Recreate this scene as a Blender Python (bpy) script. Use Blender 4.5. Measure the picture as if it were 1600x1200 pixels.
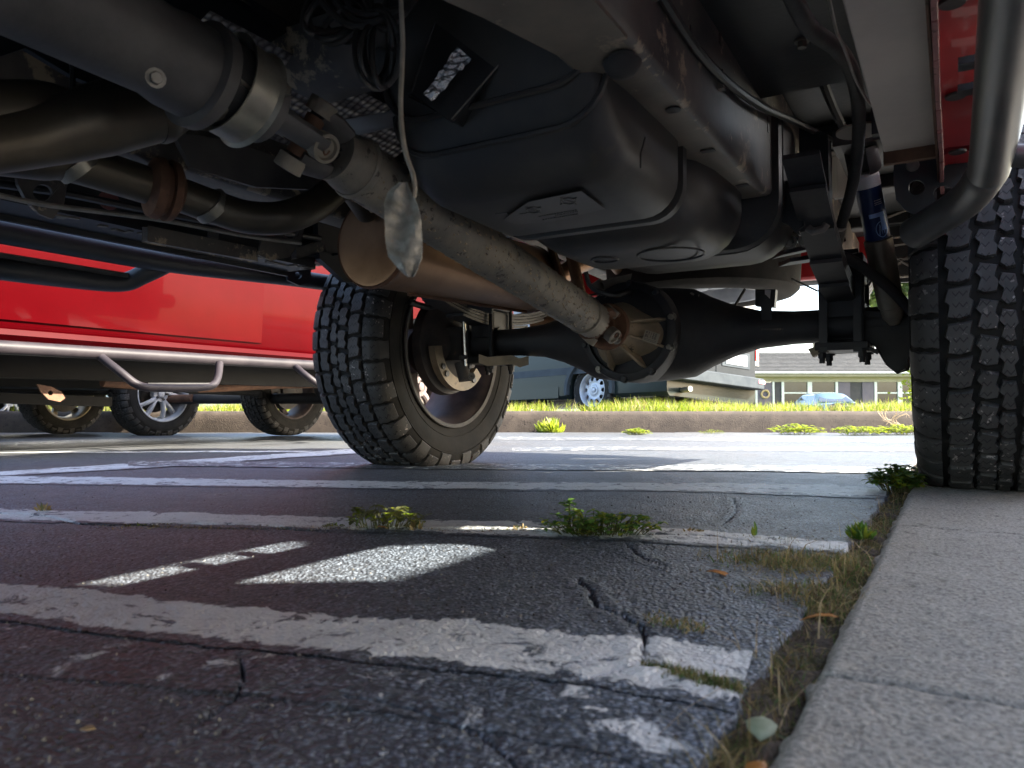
import bpy, math, random
import numpy as np
from mathutils import Vector, Matrix, noise
from mathutils.geometry import tessellate_polygon
R = math.radians
S = bpy.context.scene
for o in list(bpy.data.objects): bpy.data.objects.remove(o)
random.seed(7); RNG = np.random.default_rng(7)

# ------------------------------------------------------------ camera
YAW, PITCH, F = R(30.8), R(1.785), 1155.0
CAMZ = 0.19
cd = bpy.data.cameras.new('camera'); cam = bpy.data.objects.new('camera', cd); S.collection.objects.link(cam)
cam.location = (0, 0, CAMZ); cam.rotation_euler = (R(90) + PITCH, 0, YAW)
cd.sensor_width = 36; cd.lens = 36*F/1600; cd.clip_start = 0.02; cd.clip_end = 900
cd.dof.use_dof = True; cd.dof.focus_distance = 2.3; cd.dof.aperture_fstop = 11
S.camera = cam

# ------------------------------------------------------------ light
SUN = Vector((1.42, .67, 1.0)).normalized()
w = bpy.data.worlds.new('World'); S.world = w; w.use_nodes = True
nt = w.node_tree; sky = nt.nodes.new('ShaderNodeTexSky'); sky.sky_type = 'NISHITA'
sky.sun_disc = False; sky.sun_elevation = math.asin(SUN.z); sky.sun_rotation = math.atan2(SUN.x, SUN.y)
sky.air_density = 1.0; sky.dust_density = 2.2; sky.ozone_density = .6
bg = nt.nodes['Background']; nt.links.new(sky.outputs[0], bg.inputs[0]); bg.inputs[1].default_value = 0.105
sl = bpy.data.lights.new('sun', 'SUN'); sl.energy = 4.1; sl.angle = R(.5); sl.color = (1, .93, .79)
so = bpy.data.objects.new('sun', sl); S.collection.objects.link(so)
so.rotation_euler = (-SUN).to_track_quat('-Z', 'Y').to_euler(); so.location = (4, 4, 8)
vs = S.view_settings; vs.view_transform = 'Standard'; vs.look = 'None'; vs.exposure = 3.15; vs.gamma = 1
vs.use_curve_mapping = False
S.render.engine = 'CYCLES'
S.cycles.max_bounces = 10; S.cycles.diffuse_bounces = 5; S.cycles.glossy_bounces = 4

# ------------------------------------------------------------ picture <-> place: a pixel plus a known distance, plane or height
_cp, _sp, _cy, _sy = math.cos(PITCH), math.sin(PITCH), math.cos(YAW), math.sin(YAW)
FWD = Vector((-_sy*_cp, _cy*_cp, _sp)); RGT = Vector((_cy, _sy, 0)); UPV = RGT.cross(FWD)
C0 = Vector((0, 0, CAMZ))
def ray(px, py): return FWD + RGT*((px-800)/F) + UPV*((600-py)/F)
def PZ(px, py, z): return C0 + ray(px, py)*z
def PX(px, py, x): d = ray(px, py); return C0 + d*(x/d.x)
def PY(px, py, y): d = ray(px, py); return C0 + d*(y/d.y)
def PH(px, py, z): d = ray(px, py); return C0 + d*((z-CAMZ)/d.z)
def depth(x, y): return -_sy*x + _cy*y
def lot_z(x, y):
    Z = depth(x, y)
    return -.014*max(0., min(Z, 8.6)-2.)
def PG(px, py, lift=0.):
    p = PH(px, py, lift)
    for _ in range(6): p = PH(px, py, lot_z(p.x, p.y)+lift)
    return p
def CF(X, Z, z=0.): return Vector((X*_cy - Z*_sy, X*_sy + Z*_cy, z))      # street frame: kerb, verge and road run across the lot this way
V = Vector

# ------------------------------------------------------------ materials
MATS = {}
def newmat(name):
    m = bpy.data.materials.new(name); m.use_nodes = True; MATS[name] = m
    return m, m.node_tree, m.node_tree.nodes, m.node_tree.links, m.node_tree.nodes['Principled BSDF']
def N(n, t, **k):
    x = n.new(t)
    for a, b in k.items(): setattr(x, a, b)
    return x
def ramp(n, p0, c0, p1, c1):
    r = n.new('ShaderNodeValToRGB'); e = r.color_ramp.elements
    e[0].position = p0; e[0].color = (*c0, 1) if len(c0) == 3 else c0
    e[1].position = p1; e[1].color = (*c1, 1) if len(c1) == 3 else c1
    return r
def pm(name, c1, c2=None, sc=8, rough=.5, metal=0., bump=0., bsc=60, c3=None, sc3=40, t3=.62, rv=.12, coat=0., lo=.38, hi=.62, bd=.002):
    """two noise-mixed colours, optional third as small flecks, noise bump and uneven gloss"""
    m, t, n, l, b = newmat(name)
    c2 = c2 or tuple(x*1.3 for x in c1)
    tc = N(n, 'ShaderNodeTexCoord')
    a = N(n, 'ShaderNodeTexNoise'); a.inputs['Scale'].default_value = sc; a.inputs['Detail'].default_value = 6; a.inputs['Roughness'].default_value = .62
    l.new(tc.outputs['Object'], a.inputs['Vector'])
    r = ramp(n, lo, c1, hi, c2); l.new(a.outputs[0], r.inputs[0]); col = r.outputs[0]
    if c3:
        a3 = N(n, 'ShaderNodeTexNoise'); a3.inputs['Scale'].default_value = sc3; a3.inputs['Detail'].default_value = 8; a3.inputs['Roughness'].default_value = .7
        l.new(tc.outputs['Object'], a3.inputs['Vector'])
        r3 = ramp(n, t3, (0,)*3, t3+.05, (1,)*3); l.new(a3.outputs[0], r3.inputs[0])
        mx = N(n, 'ShaderNodeMixRGB'); l.new(r3.outputs[0], mx.inputs[0]); l.new(col, mx.inputs[1]); mx.inputs[2].default_value = (*c3, 1)
        col = mx.outputs[0]
    l.new(col, b.inputs['Base Color'])
    b.inputs['Metallic'].default_value = metal
    mr = N(n, 'ShaderNodeMapRange'); mr.inputs['To Min'].default_value = max(.02, rough-rv); mr.inputs['To Max'].default_value = min(1, rough+rv)
    l.new(a.outputs[0], mr.inputs[0]); l.new(mr.outputs[0], b.inputs['Roughness'])
    if coat: b.inputs['Coat Weight'].default_value = coat; b.inputs['Coat Roughness'].default_value = .04
    if bump:
        a2 = N(n, 'ShaderNodeTexNoise'); a2.inputs['Scale'].default_value = bsc; a2.inputs['Detail'].default_value = 5
        l.new(tc.outputs['Object'], a2.inputs['Vector'])
        bp = N(n, 'ShaderNodeBump'); bp.inputs['Strength'].default_value = bump; bp.inputs['Distance'].default_value = bd
        l.new(a2.outputs[0], bp.inputs['Height']); l.new(bp.outputs[0], b.inputs['Normal'])
    return m
def leafmat(name, c1, c2, tr=.45, sc=25):
    m, t, n, l, b = newmat(name)
    tc = N(n, 'ShaderNodeTexCoord'); a = N(n, 'ShaderNodeTexNoise'); a.inputs['Scale'].default_value = sc; a.inputs['Detail'].default_value = 4
    l.new(tc.outputs['Object'], a.inputs['Vector']); r = ramp(n, .35, c1, .65, c2); l.new(a.outputs[0], r.inputs[0])
    l.new(r.outputs[0], b.inputs['Base Color']); b.inputs['Roughness'].default_value = .55
    tl = N(n, 'ShaderNodeBsdfTranslucent'); l.new(r.outputs[0], tl.inputs[0])
    mx = N(n, 'ShaderNodeMixShader'); mx.inputs[0].default_value = tr
    l.new(b.outputs[0], mx.inputs[1]); l.new(tl.outputs[0], mx.inputs[2]); l.new(mx.outputs[0], n['Material Output'].inputs[0])
    return m

pm('frame_paint', (0.0536, 0.0510, 0.0510), (0.1700, 0.1505, 0.1266), sc=5, rough=.5, bump=.25, bsc=70, c3=(0.3876, 0.3145, 0.2185), sc3=14, t3=.56, lo=.35, hi=.65)
pm('chassis_black', (.006, .006, .0065), (.012, .012, .012), sc=6, rough=.6, bump=.25, bsc=90)
pm('rail_dust_bounce', (.11, .095, .075), (.20, .17, .13), sc=5, rough=.55, bump=.3, bsc=60, c3=(.30, .25, .18), sc3=13, t3=.60)  # tan of dust and of ground bounce light put into the rail underside
MATS['chassis_black'].node_tree.nodes['Principled BSDF'].inputs['Specular IOR Level'].default_value = .1
pm('frame_black', (0.0135, 0.0162, 0.0189), (0.0342, 0.0342, 0.0360), sc=6, rough=.5, bump=.25, bsc=90)
pm('axle_black', (0.010, 0.010, 0.013), (0.028, 0.026, 0.025), sc=7, rough=.6, bump=.4, bsc=60, c3=(0.106, 0.089, 0.068), sc3=10, t3=.66)
pm('tank_plastic', (0.0220, 0.0220, 0.0231), (0.0528, 0.0473, 0.0396), sc=5, rough=.46, bump=.12, bsc=40, c3=(0.0413, 0.0363, 0.0286), sc3=22, t3=.60, rv=.08)
pm('shaft_steel', (0.144, 0.131, 0.111), (0.254, 0.220, 0.169), sc=9, rough=.55, metal=.25, bump=.55, bsc=45, c3=(0.048, 0.040, 0.033), sc3=48, t3=.57, bd=.003)
pm('clamp_steel', (0.200, 0.190, 0.160), (0.360, 0.340, 0.280), sc=10, rough=.42, metal=.7, bump=.25, bsc=50, c3=(0.100, 0.070, 0.040), sc3=16)
pm('cast_grey', (0.134, 0.119, 0.096), (0.250, 0.215, 0.163), sc=8, rough=.6, metal=.2, bump=.4, bsc=70, c3=(0.077, 0.061, 0.042), sc3=18)
pm('nose_tan', (0.180, 0.144, 0.094), (0.360, 0.278, 0.180), sc=7, rough=.6, metal=.1, bump=.35, bsc=60, c3=(0.064, 0.050, 0.036), sc3=14)
pm('rust', (.085, .04, .022), (.16, .08, .045), sc=14, rough=.75, metal=.2, bump=.6, bsc=70, c3=(.03, .018, .012), sc3=30)
pm('copper_pipe', (0.1600, 0.0840, 0.0440), (0.2720, 0.1600, 0.0920), sc=5, rough=.42, metal=.65, bump=.15, bsc=40, c3=(0.0800, 0.0400, 0.0224), sc3=18, t3=.64)
pm('exhaust_dark', (0.0403, 0.0340, 0.0271), (0.0882, 0.0743, 0.0542), sc=4, rough=.45, metal=.55, bump=.2, bsc=50, c3=(0.0674, 0.0353, 0.0202), sc3=12, t3=.62)
pm('trans_alloy', (0.0728, 0.0686, 0.0665), (0.1274, 0.1176, 0.1106), sc=7, rough=.6, metal=.3, bump=.3, bsc=80, c3=(0.1603, 0.1197, 0.0798), sc3=30, t3=.68)
pm('rubber_plain', (0.018, 0.018, 0.018), (0.045, 0.042, 0.039), sc=14, rough=.72, bump=.35, bsc=120, c3=(0.135, 0.120, 0.098), sc3=30, t3=.68)
pm('floor_grey', (0.0926, 0.0867, 0.0833), (0.1853, 0.1700, 0.1555), sc=3, rough=.65, bump=.25, bsc=18, bd=.006)
pm('floor_tan', (0.360, 0.312, 0.264), (0.480, 0.420, 0.348), sc=3, rough=.6, bump=.15, bsc=80, c3=(0.120, 0.096, 0.072), sc3=90, t3=.68)
pm('red_paint', (.036, .0001, .0008), (.042, .0001, .0010), sc=3, rough=.30, metal=.0, coat=.05, rv=.02)
MATS['red_paint'].node_tree.nodes['Principled BSDF'].inputs['Specular IOR Level'].default_value = .03
pm('red_dusty', (.24, .010, .014), (.34, .022, .024), sc=5, rough=.36, coat=.5, c3=(.10, .03, .02), sc3=60, t3=.66)
pm('flange_pink', (.25, .09, .08), (.36, .15, .13), sc=20, rough=.6, c3=(.10, .035, .02), sc3=40, t3=.56, bump=.5)
pm('bar_powder', (0.0636, 0.0636, 0.0612), (0.1074, 0.1044, 0.0942), sc=8, rough=.38, metal=.35, bump=.25, bsc=300, rv=.06, bd=.0006)
pm('bar_purple', (.018, .015, .018), (.030, .025, .028), sc=8, rough=.5, metal=.0, bump=.2, bsc=300, rv=.05, bd=.0006)
pm('chrome', (.5, .48, .44), (.68, .66, .6), sc=10, rough=.22, metal=1., rv=.08)
pm('bolt_zinc', (.14, .13, .11), (.24, .22, .19), sc=40, rough=.5, metal=.6, c3=(.10, .06, .03), sc3=60)
pm('white_plain', (.62, .62, .62), (.74, .74, .73), sc=6, rough=.4)
pm('shock_blue', (.012, .035, .12), (.02, .05, .17), sc=10, rough=.35, rv=.05)
pm('shock_print', (.30, .50, .85), (.40, .60, .92), sc=10, rough=.45)
pm('shock_body', (.16, .14, .11), (.28, .25, .19), sc=6, rough=.45, metal=.5, c3=(.06, .04, .02), sc3=14, bump=.2)
pm('wire_black', (0.018, 0.018, 0.018), (0.045, 0.042, 0.039), sc=20, rough=.45)
pm('wire_grey', (.16, .15, .13), (.25, .23, .2), sc=30, rough=.5)
pm('foil', (.55, .56, .58), (.80, .80, .80), sc=30, rough=.25, metal=.85, bump=1., bsc=70, bd=.01)
pm('alu_strip', (.30, .28, .27), (.42, .40, .38), sc=5, rough=.5, metal=.2, bump=.1)
pm('tag_plastic', (.13, .132, .125), (.30, .30, .285), sc=55, rough=.4, bump=.5, bsc=60, c3=(.22, .13, .07), sc3=28, t3=.61, bd=.006)
pm('rim_dark', (0.063, 0.050, 0.050), (0.126, 0.099, 0.090), sc=9, rough=.6, metal=.15, bump=.2, bsc=60, c3=(0.216, 0.162, 0.126), sc3=22, t3=.66)
pm('rim_lip', (0.0720, 0.0675, 0.0630), (0.1170, 0.1080, 0.0990), sc=12, rough=.7, metal=.0, c3=(0.0315, 0.0225, 0.0180), sc3=40)
pm('alloy_silver', (0.4620, 0.4760, 0.5040), (0.5460, 0.5530, 0.5740), sc=5, rough=.30, metal=.15, rv=.05)
pm('alloy_gold', (.30, .25, .17), (.45, .38, .26), sc=7, rough=.4, metal=.3)
pm('brake_dark', (0.030, 0.028, 0.028), (0.076, 0.065, 0.056), sc=10, rough=.7, bump=.4, bsc=60, c3=(0.173, 0.108, 0.065), sc3=20)
pm('glass_dark', (.012, .015, .017), (.02, .024, .026), sc=2, rough=.06, rv=.02, coat=1.)
pm('plastic_black', (0.020, 0.020, 0.021), (0.034, 0.034, 0.035), sc=12, rough=.5, bump=.3, bsc=250, bd=.001)
pm('van_grey', (.019, .022, .025), (.024, .027, .031), sc=2, rough=.55, rv=.04)
pm('van_green', (0.0124, 0.0173, 0.0173), (0.0144, 0.0202, 0.0196), sc=2, rough=.25, coat=.8, rv=.04)
pm('van_white', (0.1786, 0.1814, 0.1900), (0.2016, 0.2045, 0.2102), sc=2, rough=.3, coat=.7)
pm('van_bumper', (.035, .042, .050), (.050, .058, .066), sc=5, rough=.7)
pm('van_wheel', (.34, .36, .40), (.46, .48, .52), sc=9, rough=.45, metal=.3)
pm('plate_white', (0.2310, 0.2520, 0.2856), (0.2520, 0.2772, 0.3108), sc=3, rough=.4)
pm('lens_red', (.55, .02, .02), (.65, .04, .03), sc=6, rough=.2, coat=1.)
pm('lens_pink', (.62, .25, .30), (.70, .32, .36), sc=6, rough=.3, coat=1.)
pm('suv_grey', (.05, .055, .06), (.06, .065, .07), sc=2, rough=.3, coat=1.)
pm('car_blue', (0.0420, 0.0840, 0.1008), (0.0546, 0.1008, 0.1176), sc=2, rough=.3, coat=1.)
pm('wall_brick', (0.0390, 0.0345, 0.0390), (0.0540, 0.0465, 0.0510), sc=3, rough=.85, bump=.4, bsc=20, c3=(0.0660, 0.0570, 0.0570), sc3=9, t3=.58)
pm('roof_shingle', (0.0246, 0.0260, 0.0274), (0.0433, 0.0447, 0.0462), sc=2.2, rough=.9, bump=.5, bsc=8, c3=(0.0577, 0.0577, 0.0577), sc3=7, t3=.62, bd=.03)
pm('trim_cream', (0.2278, 0.1985, 0.1396), (0.2646, 0.2315, 0.1690), sc=3, rough=.6)
pm('trim_white', (0.4896, 0.4896, 0.4760), (0.5440, 0.5440, 0.5304), sc=3, rough=.5)
pm('shutter_mauve', (0.0896, 0.0728, 0.0952), (0.1120, 0.0896, 0.1120), sc=3, rough=.7)
pm('bark', (.09, .07, .05), (.16, .13, .10), sc=12, rough=.9, bump=.8, bsc=20, bd=.02)
pm('kerb_stone', (0.0322, 0.0228, 0.0164), (0.0590, 0.0441, 0.0337), sc=7, rough=.9, bump=.9, bsc=90, c3=(0.0149, 0.0099, 0.0074), sc3=26, t3=.58, bd=.006)
pm('road_tar', (.06, .06, .062), (.09, .088, .085), sc=2, rough=.85, bump=.4, bsc=60)
pm('far_turf', (.07, .11, .02), (.13, .17, .035), sc=1.5, rough=.9)
pm('verge_soil', (.10, .085, .035), (.16, .15, .05), sc=10, rough=.95, bump=.8, bsc=40, bd=.02)
pm('soil_dark', (.035, .026, .018), (.07, .05, .034), sc=50, rough=.95, bump=1., bsc=160, bd=.006)
leafmat('grass_fresh', (.10, .17, .012), (.26, .29, .025), .5, 6)
leafmat('grass_dry', (.26, .19, .08), (.42, .32, .14), .4, 60)
leafmat('grass_olive', (.07, .09, .025), (.17, .16, .06), .4, 60)
leafmat('weed_green', (.06, .14, .02), (.15, .27, .05), .45, 60)
leafmat('weed_yellow', (.17, .25, .012), (.32, .34, .03), .5, 30)
leafmat('leaf_orange', (.38, .15, .03), (.55, .26, .07), .3, 60)
leafmat('leaf_pale', (.28, .32, .20), (.40, .44, .30), .3, 90)
leafmat('leaf_tan', (.42, .30, .15), (.56, .42, .24), .3, 90)
leafmat('foliage', (.05, .09, .018), (.16, .20, .03), .45, 1.2)

for k_, s_ in (('van_grey', .05), ('van_bumper', .05), ('rim_dark', .2), ('rim_lip', .2), ('van_green', .15), ('van_white', .2), ('bar_purple', .18), ('red_dusty', .3)):
    b_ = MATS[k_].node_tree.nodes['Principled BSDF']; b_.inputs['Specular IOR Level'].default_value = s_
    if k_.startswith('van'): b_.inputs['Coat Weight'].default_value = .02
def mat_tread():
    m, t, n, l, b = newmat('tyre_tread')
    uv = N(n, 'ShaderNodeUVMap'); sep = N(n, 'ShaderNodeSeparateXYZ'); l.new(uv.outputs[0], sep.inputs[0])
    def M(op, a, c=None, cl=False):
        x = N(n, 'ShaderNodeMath', operation=op); x.use_clamp = cl
        for i, q in enumerate((a, c)):
            if q is None: continue
            if isinstance(q, (int, float)): x.inputs[i].default_value = q
            else: l.new(q, x.inputs[i])
        return x.outputs[0]
    zig = M('PINGPONG', M('MULTIPLY', sep.outputs[1], 1.), .5)              # v in zigzag periods
    f = M('FRACT', M('ADD', M('MULTIPLY', sep.outputs[0], 3.), M('MULTIPLY', zig, .75)))
    d = M('ABSOLUTE', M('SUBTRACT', f, .5))
    line = M('LESS_THAN', d, .075)
    edge = M('LESS_THAN', M('ABSOLUTE', M('SUBTRACT', M('FRACT', M('MULTIPLY', sep.outputs[1], .34)), .5)), .36)
    line = M('MULTIPLY', line, edge)
    tc = N(n, 'ShaderNodeTexCoord')
    a = N(n, 'ShaderNodeTexNoise'); a.inputs['Scale'].default_value = 9; a.inputs['Detail'].default_value = 6; l.new(tc.outputs['Object'], a.inputs['Vector'])
    r = ramp(n, .35, (.024, .023, .022), .7, (.058, .054, .050)); l.new(a.outputs[0], r.inputs[0])
    v = N(n, 'ShaderNodeTexNoise'); v.inputs['Scale'].default_value = 95; v.inputs['Detail'].default_value = 3; l.new(tc.outputs['Object'], v.inputs['Vector'])
    r2 = ramp(n, .635, (0,)*3, .67, (1,)*3); l.new(v.outputs[0], r2.inputs[0])
    v3 = N(n, 'ShaderNodeTexNoise'); v3.inputs['Scale'].default_value = 7; l.new(tc.outputs['Object'], v3.inputs['Vector'])
    r3 = ramp(n, .45, (0,)*3, .6, (1,)*3); l.new(v3.outputs[0], r3.inputs[0])
    sp = M('MULTIPLY', r2.outputs[0], r3.outputs[0])
    mx = N(n, 'ShaderNodeMixRGB'); l.new(sp, mx.inputs[0]); l.new(r.outputs[0], mx.inputs[1]); mx.inputs[2].default_value = (.34, .30, .27, 1)
    m2 = N(n, 'ShaderNodeMixRGB'); l.new(line, m2.inputs[0]); l.new(mx.outputs[0], m2.inputs[1]); m2.inputs[2].default_value = (.006, .006, .006, 1)
    l.new(m2.outputs[0], b.inputs['Base Color']); b.inputs['Roughness'].default_value = .68
    h = M('SUBTRACT', M('MULTIPLY', v.outputs[0], .25), line)
    bp = N(n, 'ShaderNodeBump'); bp.inputs['Strength'].default_value = .7; bp.inputs['Distance'].default_value = .0025
    l.new(h, bp.inputs['Height']); l.new(bp.outputs[0], b.inputs['Normal'])
mat_tread()
pm('tyre_wall', (0.0110, 0.0105, 0.0099), (0.0259, 0.0237, 0.0209), sc=6, rough=.82, bump=.3, bsc=90, c3=(0.0561, 0.0512, 0.0468), sc3=34, t3=.70, rv=.08)
MATS['tyre_wall'].node_tree.nodes['Principled BSDF'].inputs['Specular IOR Level'].default_value = .2

def mat_asphalt(name='asphalt', paint=False):
    m, t, n, l, b = newmat(name)
    tc = N(n, 'ShaderNodeTexCoord'); O = tc.outputs['Object']
    def noise_(sc, det=5, ro=.6):
        a = N(n, 'ShaderNodeTexNoise'); a.inputs['Scale'].default_value = sc; a.inputs['Detail'].default_value = det; a.inputs['Roughness'].default_value = ro
        l.new(O, a.inputs['Vector']); return a.outputs[0]
    def mix(f, a, c, mode='MIX'):
        x = N(n, 'ShaderNodeMixRGB', blend_type=mode)
        if isinstance(f, (int, float)): x.inputs[0].default_value = f
        else: l.new(f, x.inputs[0])
        for i, q in ((1, a), (2, c)):
            if isinstance(q, tuple): x.inputs[i].default_value = (*q, 1)
            else: l.new(q, x.inputs[i])
        return x.outputs[0]
    def rp(x, a, ca, c, cc):
        r = ramp(n, a, ca, c, cc); l.new(x, r.inputs[0]); return r.outputs[0]
    big = noise_(1.7); mid = noise_(14); fine = noise_(150, 3); 
    vo = N(n, 'ShaderNodeTexVoronoi'); vo.inputs['Scale'].default_value = 240; vo.inputs['Randomness'].default_value = 1
    l.new(O, vo.inputs['Vector'])
    vd = vo.outputs['Distance']
    stone = rp(vo.outputs['Color'], .25, (.030, .039, .053), .95, (.31, .36, .44))
    stone = mix(rp(vd, .36, (0,)*3, .66, (1,)*3), stone, (.012, .013, .016))
    base = mix(.32, stone, rp(mid, .3, (.066, .083, .108), .7, (.115, .137, .168)))
    base = mix(rp(big, .4, (0,)*3, .68, (1,)*3), base, mix(.5, base, (.075, .07, .066)))
    # warmer, mottled tone blended in further into the lot
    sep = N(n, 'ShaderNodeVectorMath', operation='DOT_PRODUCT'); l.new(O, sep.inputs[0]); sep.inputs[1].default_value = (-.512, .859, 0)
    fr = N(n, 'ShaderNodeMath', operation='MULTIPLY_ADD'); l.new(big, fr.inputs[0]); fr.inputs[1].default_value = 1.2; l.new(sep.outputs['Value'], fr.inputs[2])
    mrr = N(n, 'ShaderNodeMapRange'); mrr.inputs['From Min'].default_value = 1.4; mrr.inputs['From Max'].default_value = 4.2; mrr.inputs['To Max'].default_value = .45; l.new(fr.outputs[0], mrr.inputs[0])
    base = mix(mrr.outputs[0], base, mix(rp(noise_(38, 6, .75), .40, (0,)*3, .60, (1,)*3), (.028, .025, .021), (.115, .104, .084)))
    # specks of worn paint and pale grit
    sp = noise_(55, 6, .75)
    base = mix(rp(sp, .655, (0,)*3, .70, (.8,)*3), base, (.24, .25, .27))
    if paint:
        p = mix(rp(mid, .3, (0,)*3, .7, (1,)*3), (.47, .485, .49), (.62, .63, .625))
        p = mix(rp(noise_(70, 5, .7), .58, (0,)*3, .70, (1,)*3), p, (.18, .17, .16))
        wear = N(n, 'ShaderNodeTexNoise'); wear.inputs['Scale'].default_value = 22; wear.inputs['Detail'].default_value = 8; wear.inputs['Roughness'].default_value = .72
        wear.inputs['Distortion'].default_value = .8
        l.new(O, wear.inputs['Vector'])
        wr = rp(wear.outputs[0], .585, (0,)*3, .615, (1,)*3)
        at = N(n, 'ShaderNodeAttribute'); at.attribute_name = 'edge'
        ad = N(n, 'ShaderNodeMath', operation='MULTIPLY_ADD'); l.new(at.outputs['Fac'], ad.inputs[0]); ad.inputs[1].default_value = .30
        l.new(wear.outputs[0], ad.inputs[2])
        wr = rp(ad.outputs[0], .555, (0,)*3, .60, (1,)*3)
        base = mix(wr, p, base)
    l.new(base, b.inputs['Base Color'])
    rr = N(n, 'ShaderNodeMapRange'); rr.inputs['To Min'].default_value = .34; rr.inputs['To Max'].default_value = .62; l.new(mid, rr.inputs[0]); l.new(rr.outputs[0], b.inputs['Roughness'])
    h1 = N(n, 'ShaderNodeMath', operation='MULTIPLY_ADD'); l.new(vd, h1.inputs[0]); h1.inputs[1].default_value = -1.; l.new(fine, h1.inputs[2])
    bp = N(n, 'ShaderNodeBump'); bp.inputs['Strength'].default_value = .8 if not paint else .45; bp.inputs['Distance'].default_value = .0035
    l.new(h1.outputs[0], bp.inputs['Height'])
    bp2 = N(n, 'ShaderNodeBump'); bp2.inputs['Strength'].default_value = .6; bp2.inputs['Distance'].default_value = .006
    l.new(mid, bp2.inputs['Height']); l.new(bp.outputs[0], bp2.inputs['Normal']); l.new(bp2.outputs[0], b.inputs['Normal'])
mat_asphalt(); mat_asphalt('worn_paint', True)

def mat_concrete():
    m, t, n, l, b = newmat('slab_concrete')
    tc = N(n, 'ShaderNodeTexCoord'); O = tc.outputs['Object']
    def nz(sc, d=6, ro=.65):
        a = N(n, 'ShaderNodeTexNoise'); a.inputs['Scale'].default_value = sc; a.inputs['Detail'].default_value = d; a.inputs['Roughness'].default_value = ro; l.new(O, a.inputs['Vector']); return a.outputs[0]
    a, c, d = nz(5), nz(60), nz(240, 3)
    r1 = ramp(n, .3, (.17, .158, .132), .7, (.28, .262, .225)); l.new(a, r1.inputs[0])
    r2 = ramp(n, .36, (.05, .048, .045), .60, (.44, .41, .36)); l.new(d, r2.inputs[0])
    mx = N(n, 'ShaderNodeMixRGB'); mx.inputs[0].default_value = .5; l.new(r1.outputs[0], mx.inputs[1]); l.new(r2.outputs[0], mx.inputs[2])
    r3 = ramp(n, .60, (0,)*3, .68, (1,)*3); l.new(c, r3.inputs[0])
    m2 = N(n, 'ShaderNodeMixRGB'); l.new(r3.outputs[0], m2.inputs[0]); l.new(mx.outputs[0], m2.inputs[1]); m2.inputs[2].default_value = (.09, .082, .07, 1)
    l.new(m2.outputs[0], b.inputs['Base Color']); b.inputs['Roughness'].default_value = .9
    bp = N(n, 'ShaderNodeBump'); bp.inputs['Strength'].default_value = .8; bp.inputs['Distance'].default_value = .003
    ad = N(n, 'ShaderNodeMath', operation='ADD'); l.new(c, ad.inputs[0]); l.new(d, ad.inputs[1]); l.new(ad.outputs[0], bp.inputs['Height']); l.new(bp.outputs[0], b.inputs['Normal'])
mat_concrete()

def mat_shield():
    m, t, n, l, b = newmat('heat_shield')
    tc = N(n, 'ShaderNodeTexCoord'); v = N(n, 'ShaderNodeTexVoronoi'); v.inputs['Scale'].default_value = 75; v.inputs['Randomness'].default_value = .25
    l.new(tc.outputs['Object'], v.inputs['Vector']); b.inputs['Metallic'].default_value = .8; b.inputs['Roughness'].default_value = .38
    r = ramp(n, .1, (.62, .58, .56), .6, (.09, .08, .08)); l.new(v.outputs['Distance'], r.inputs[0]); l.new(r.outputs[0], b.inputs['Base Color'])
    bp = N(n, 'ShaderNodeBump'); bp.inputs['Strength'].default_value = 1; bp.inputs['Distance'].default_value = .006; bp.invert = True
    l.new(v.outputs['Distance'], bp.inputs['Height']); l.new(bp.outputs[0], b.inputs['Normal'])
mat_shield()

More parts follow.
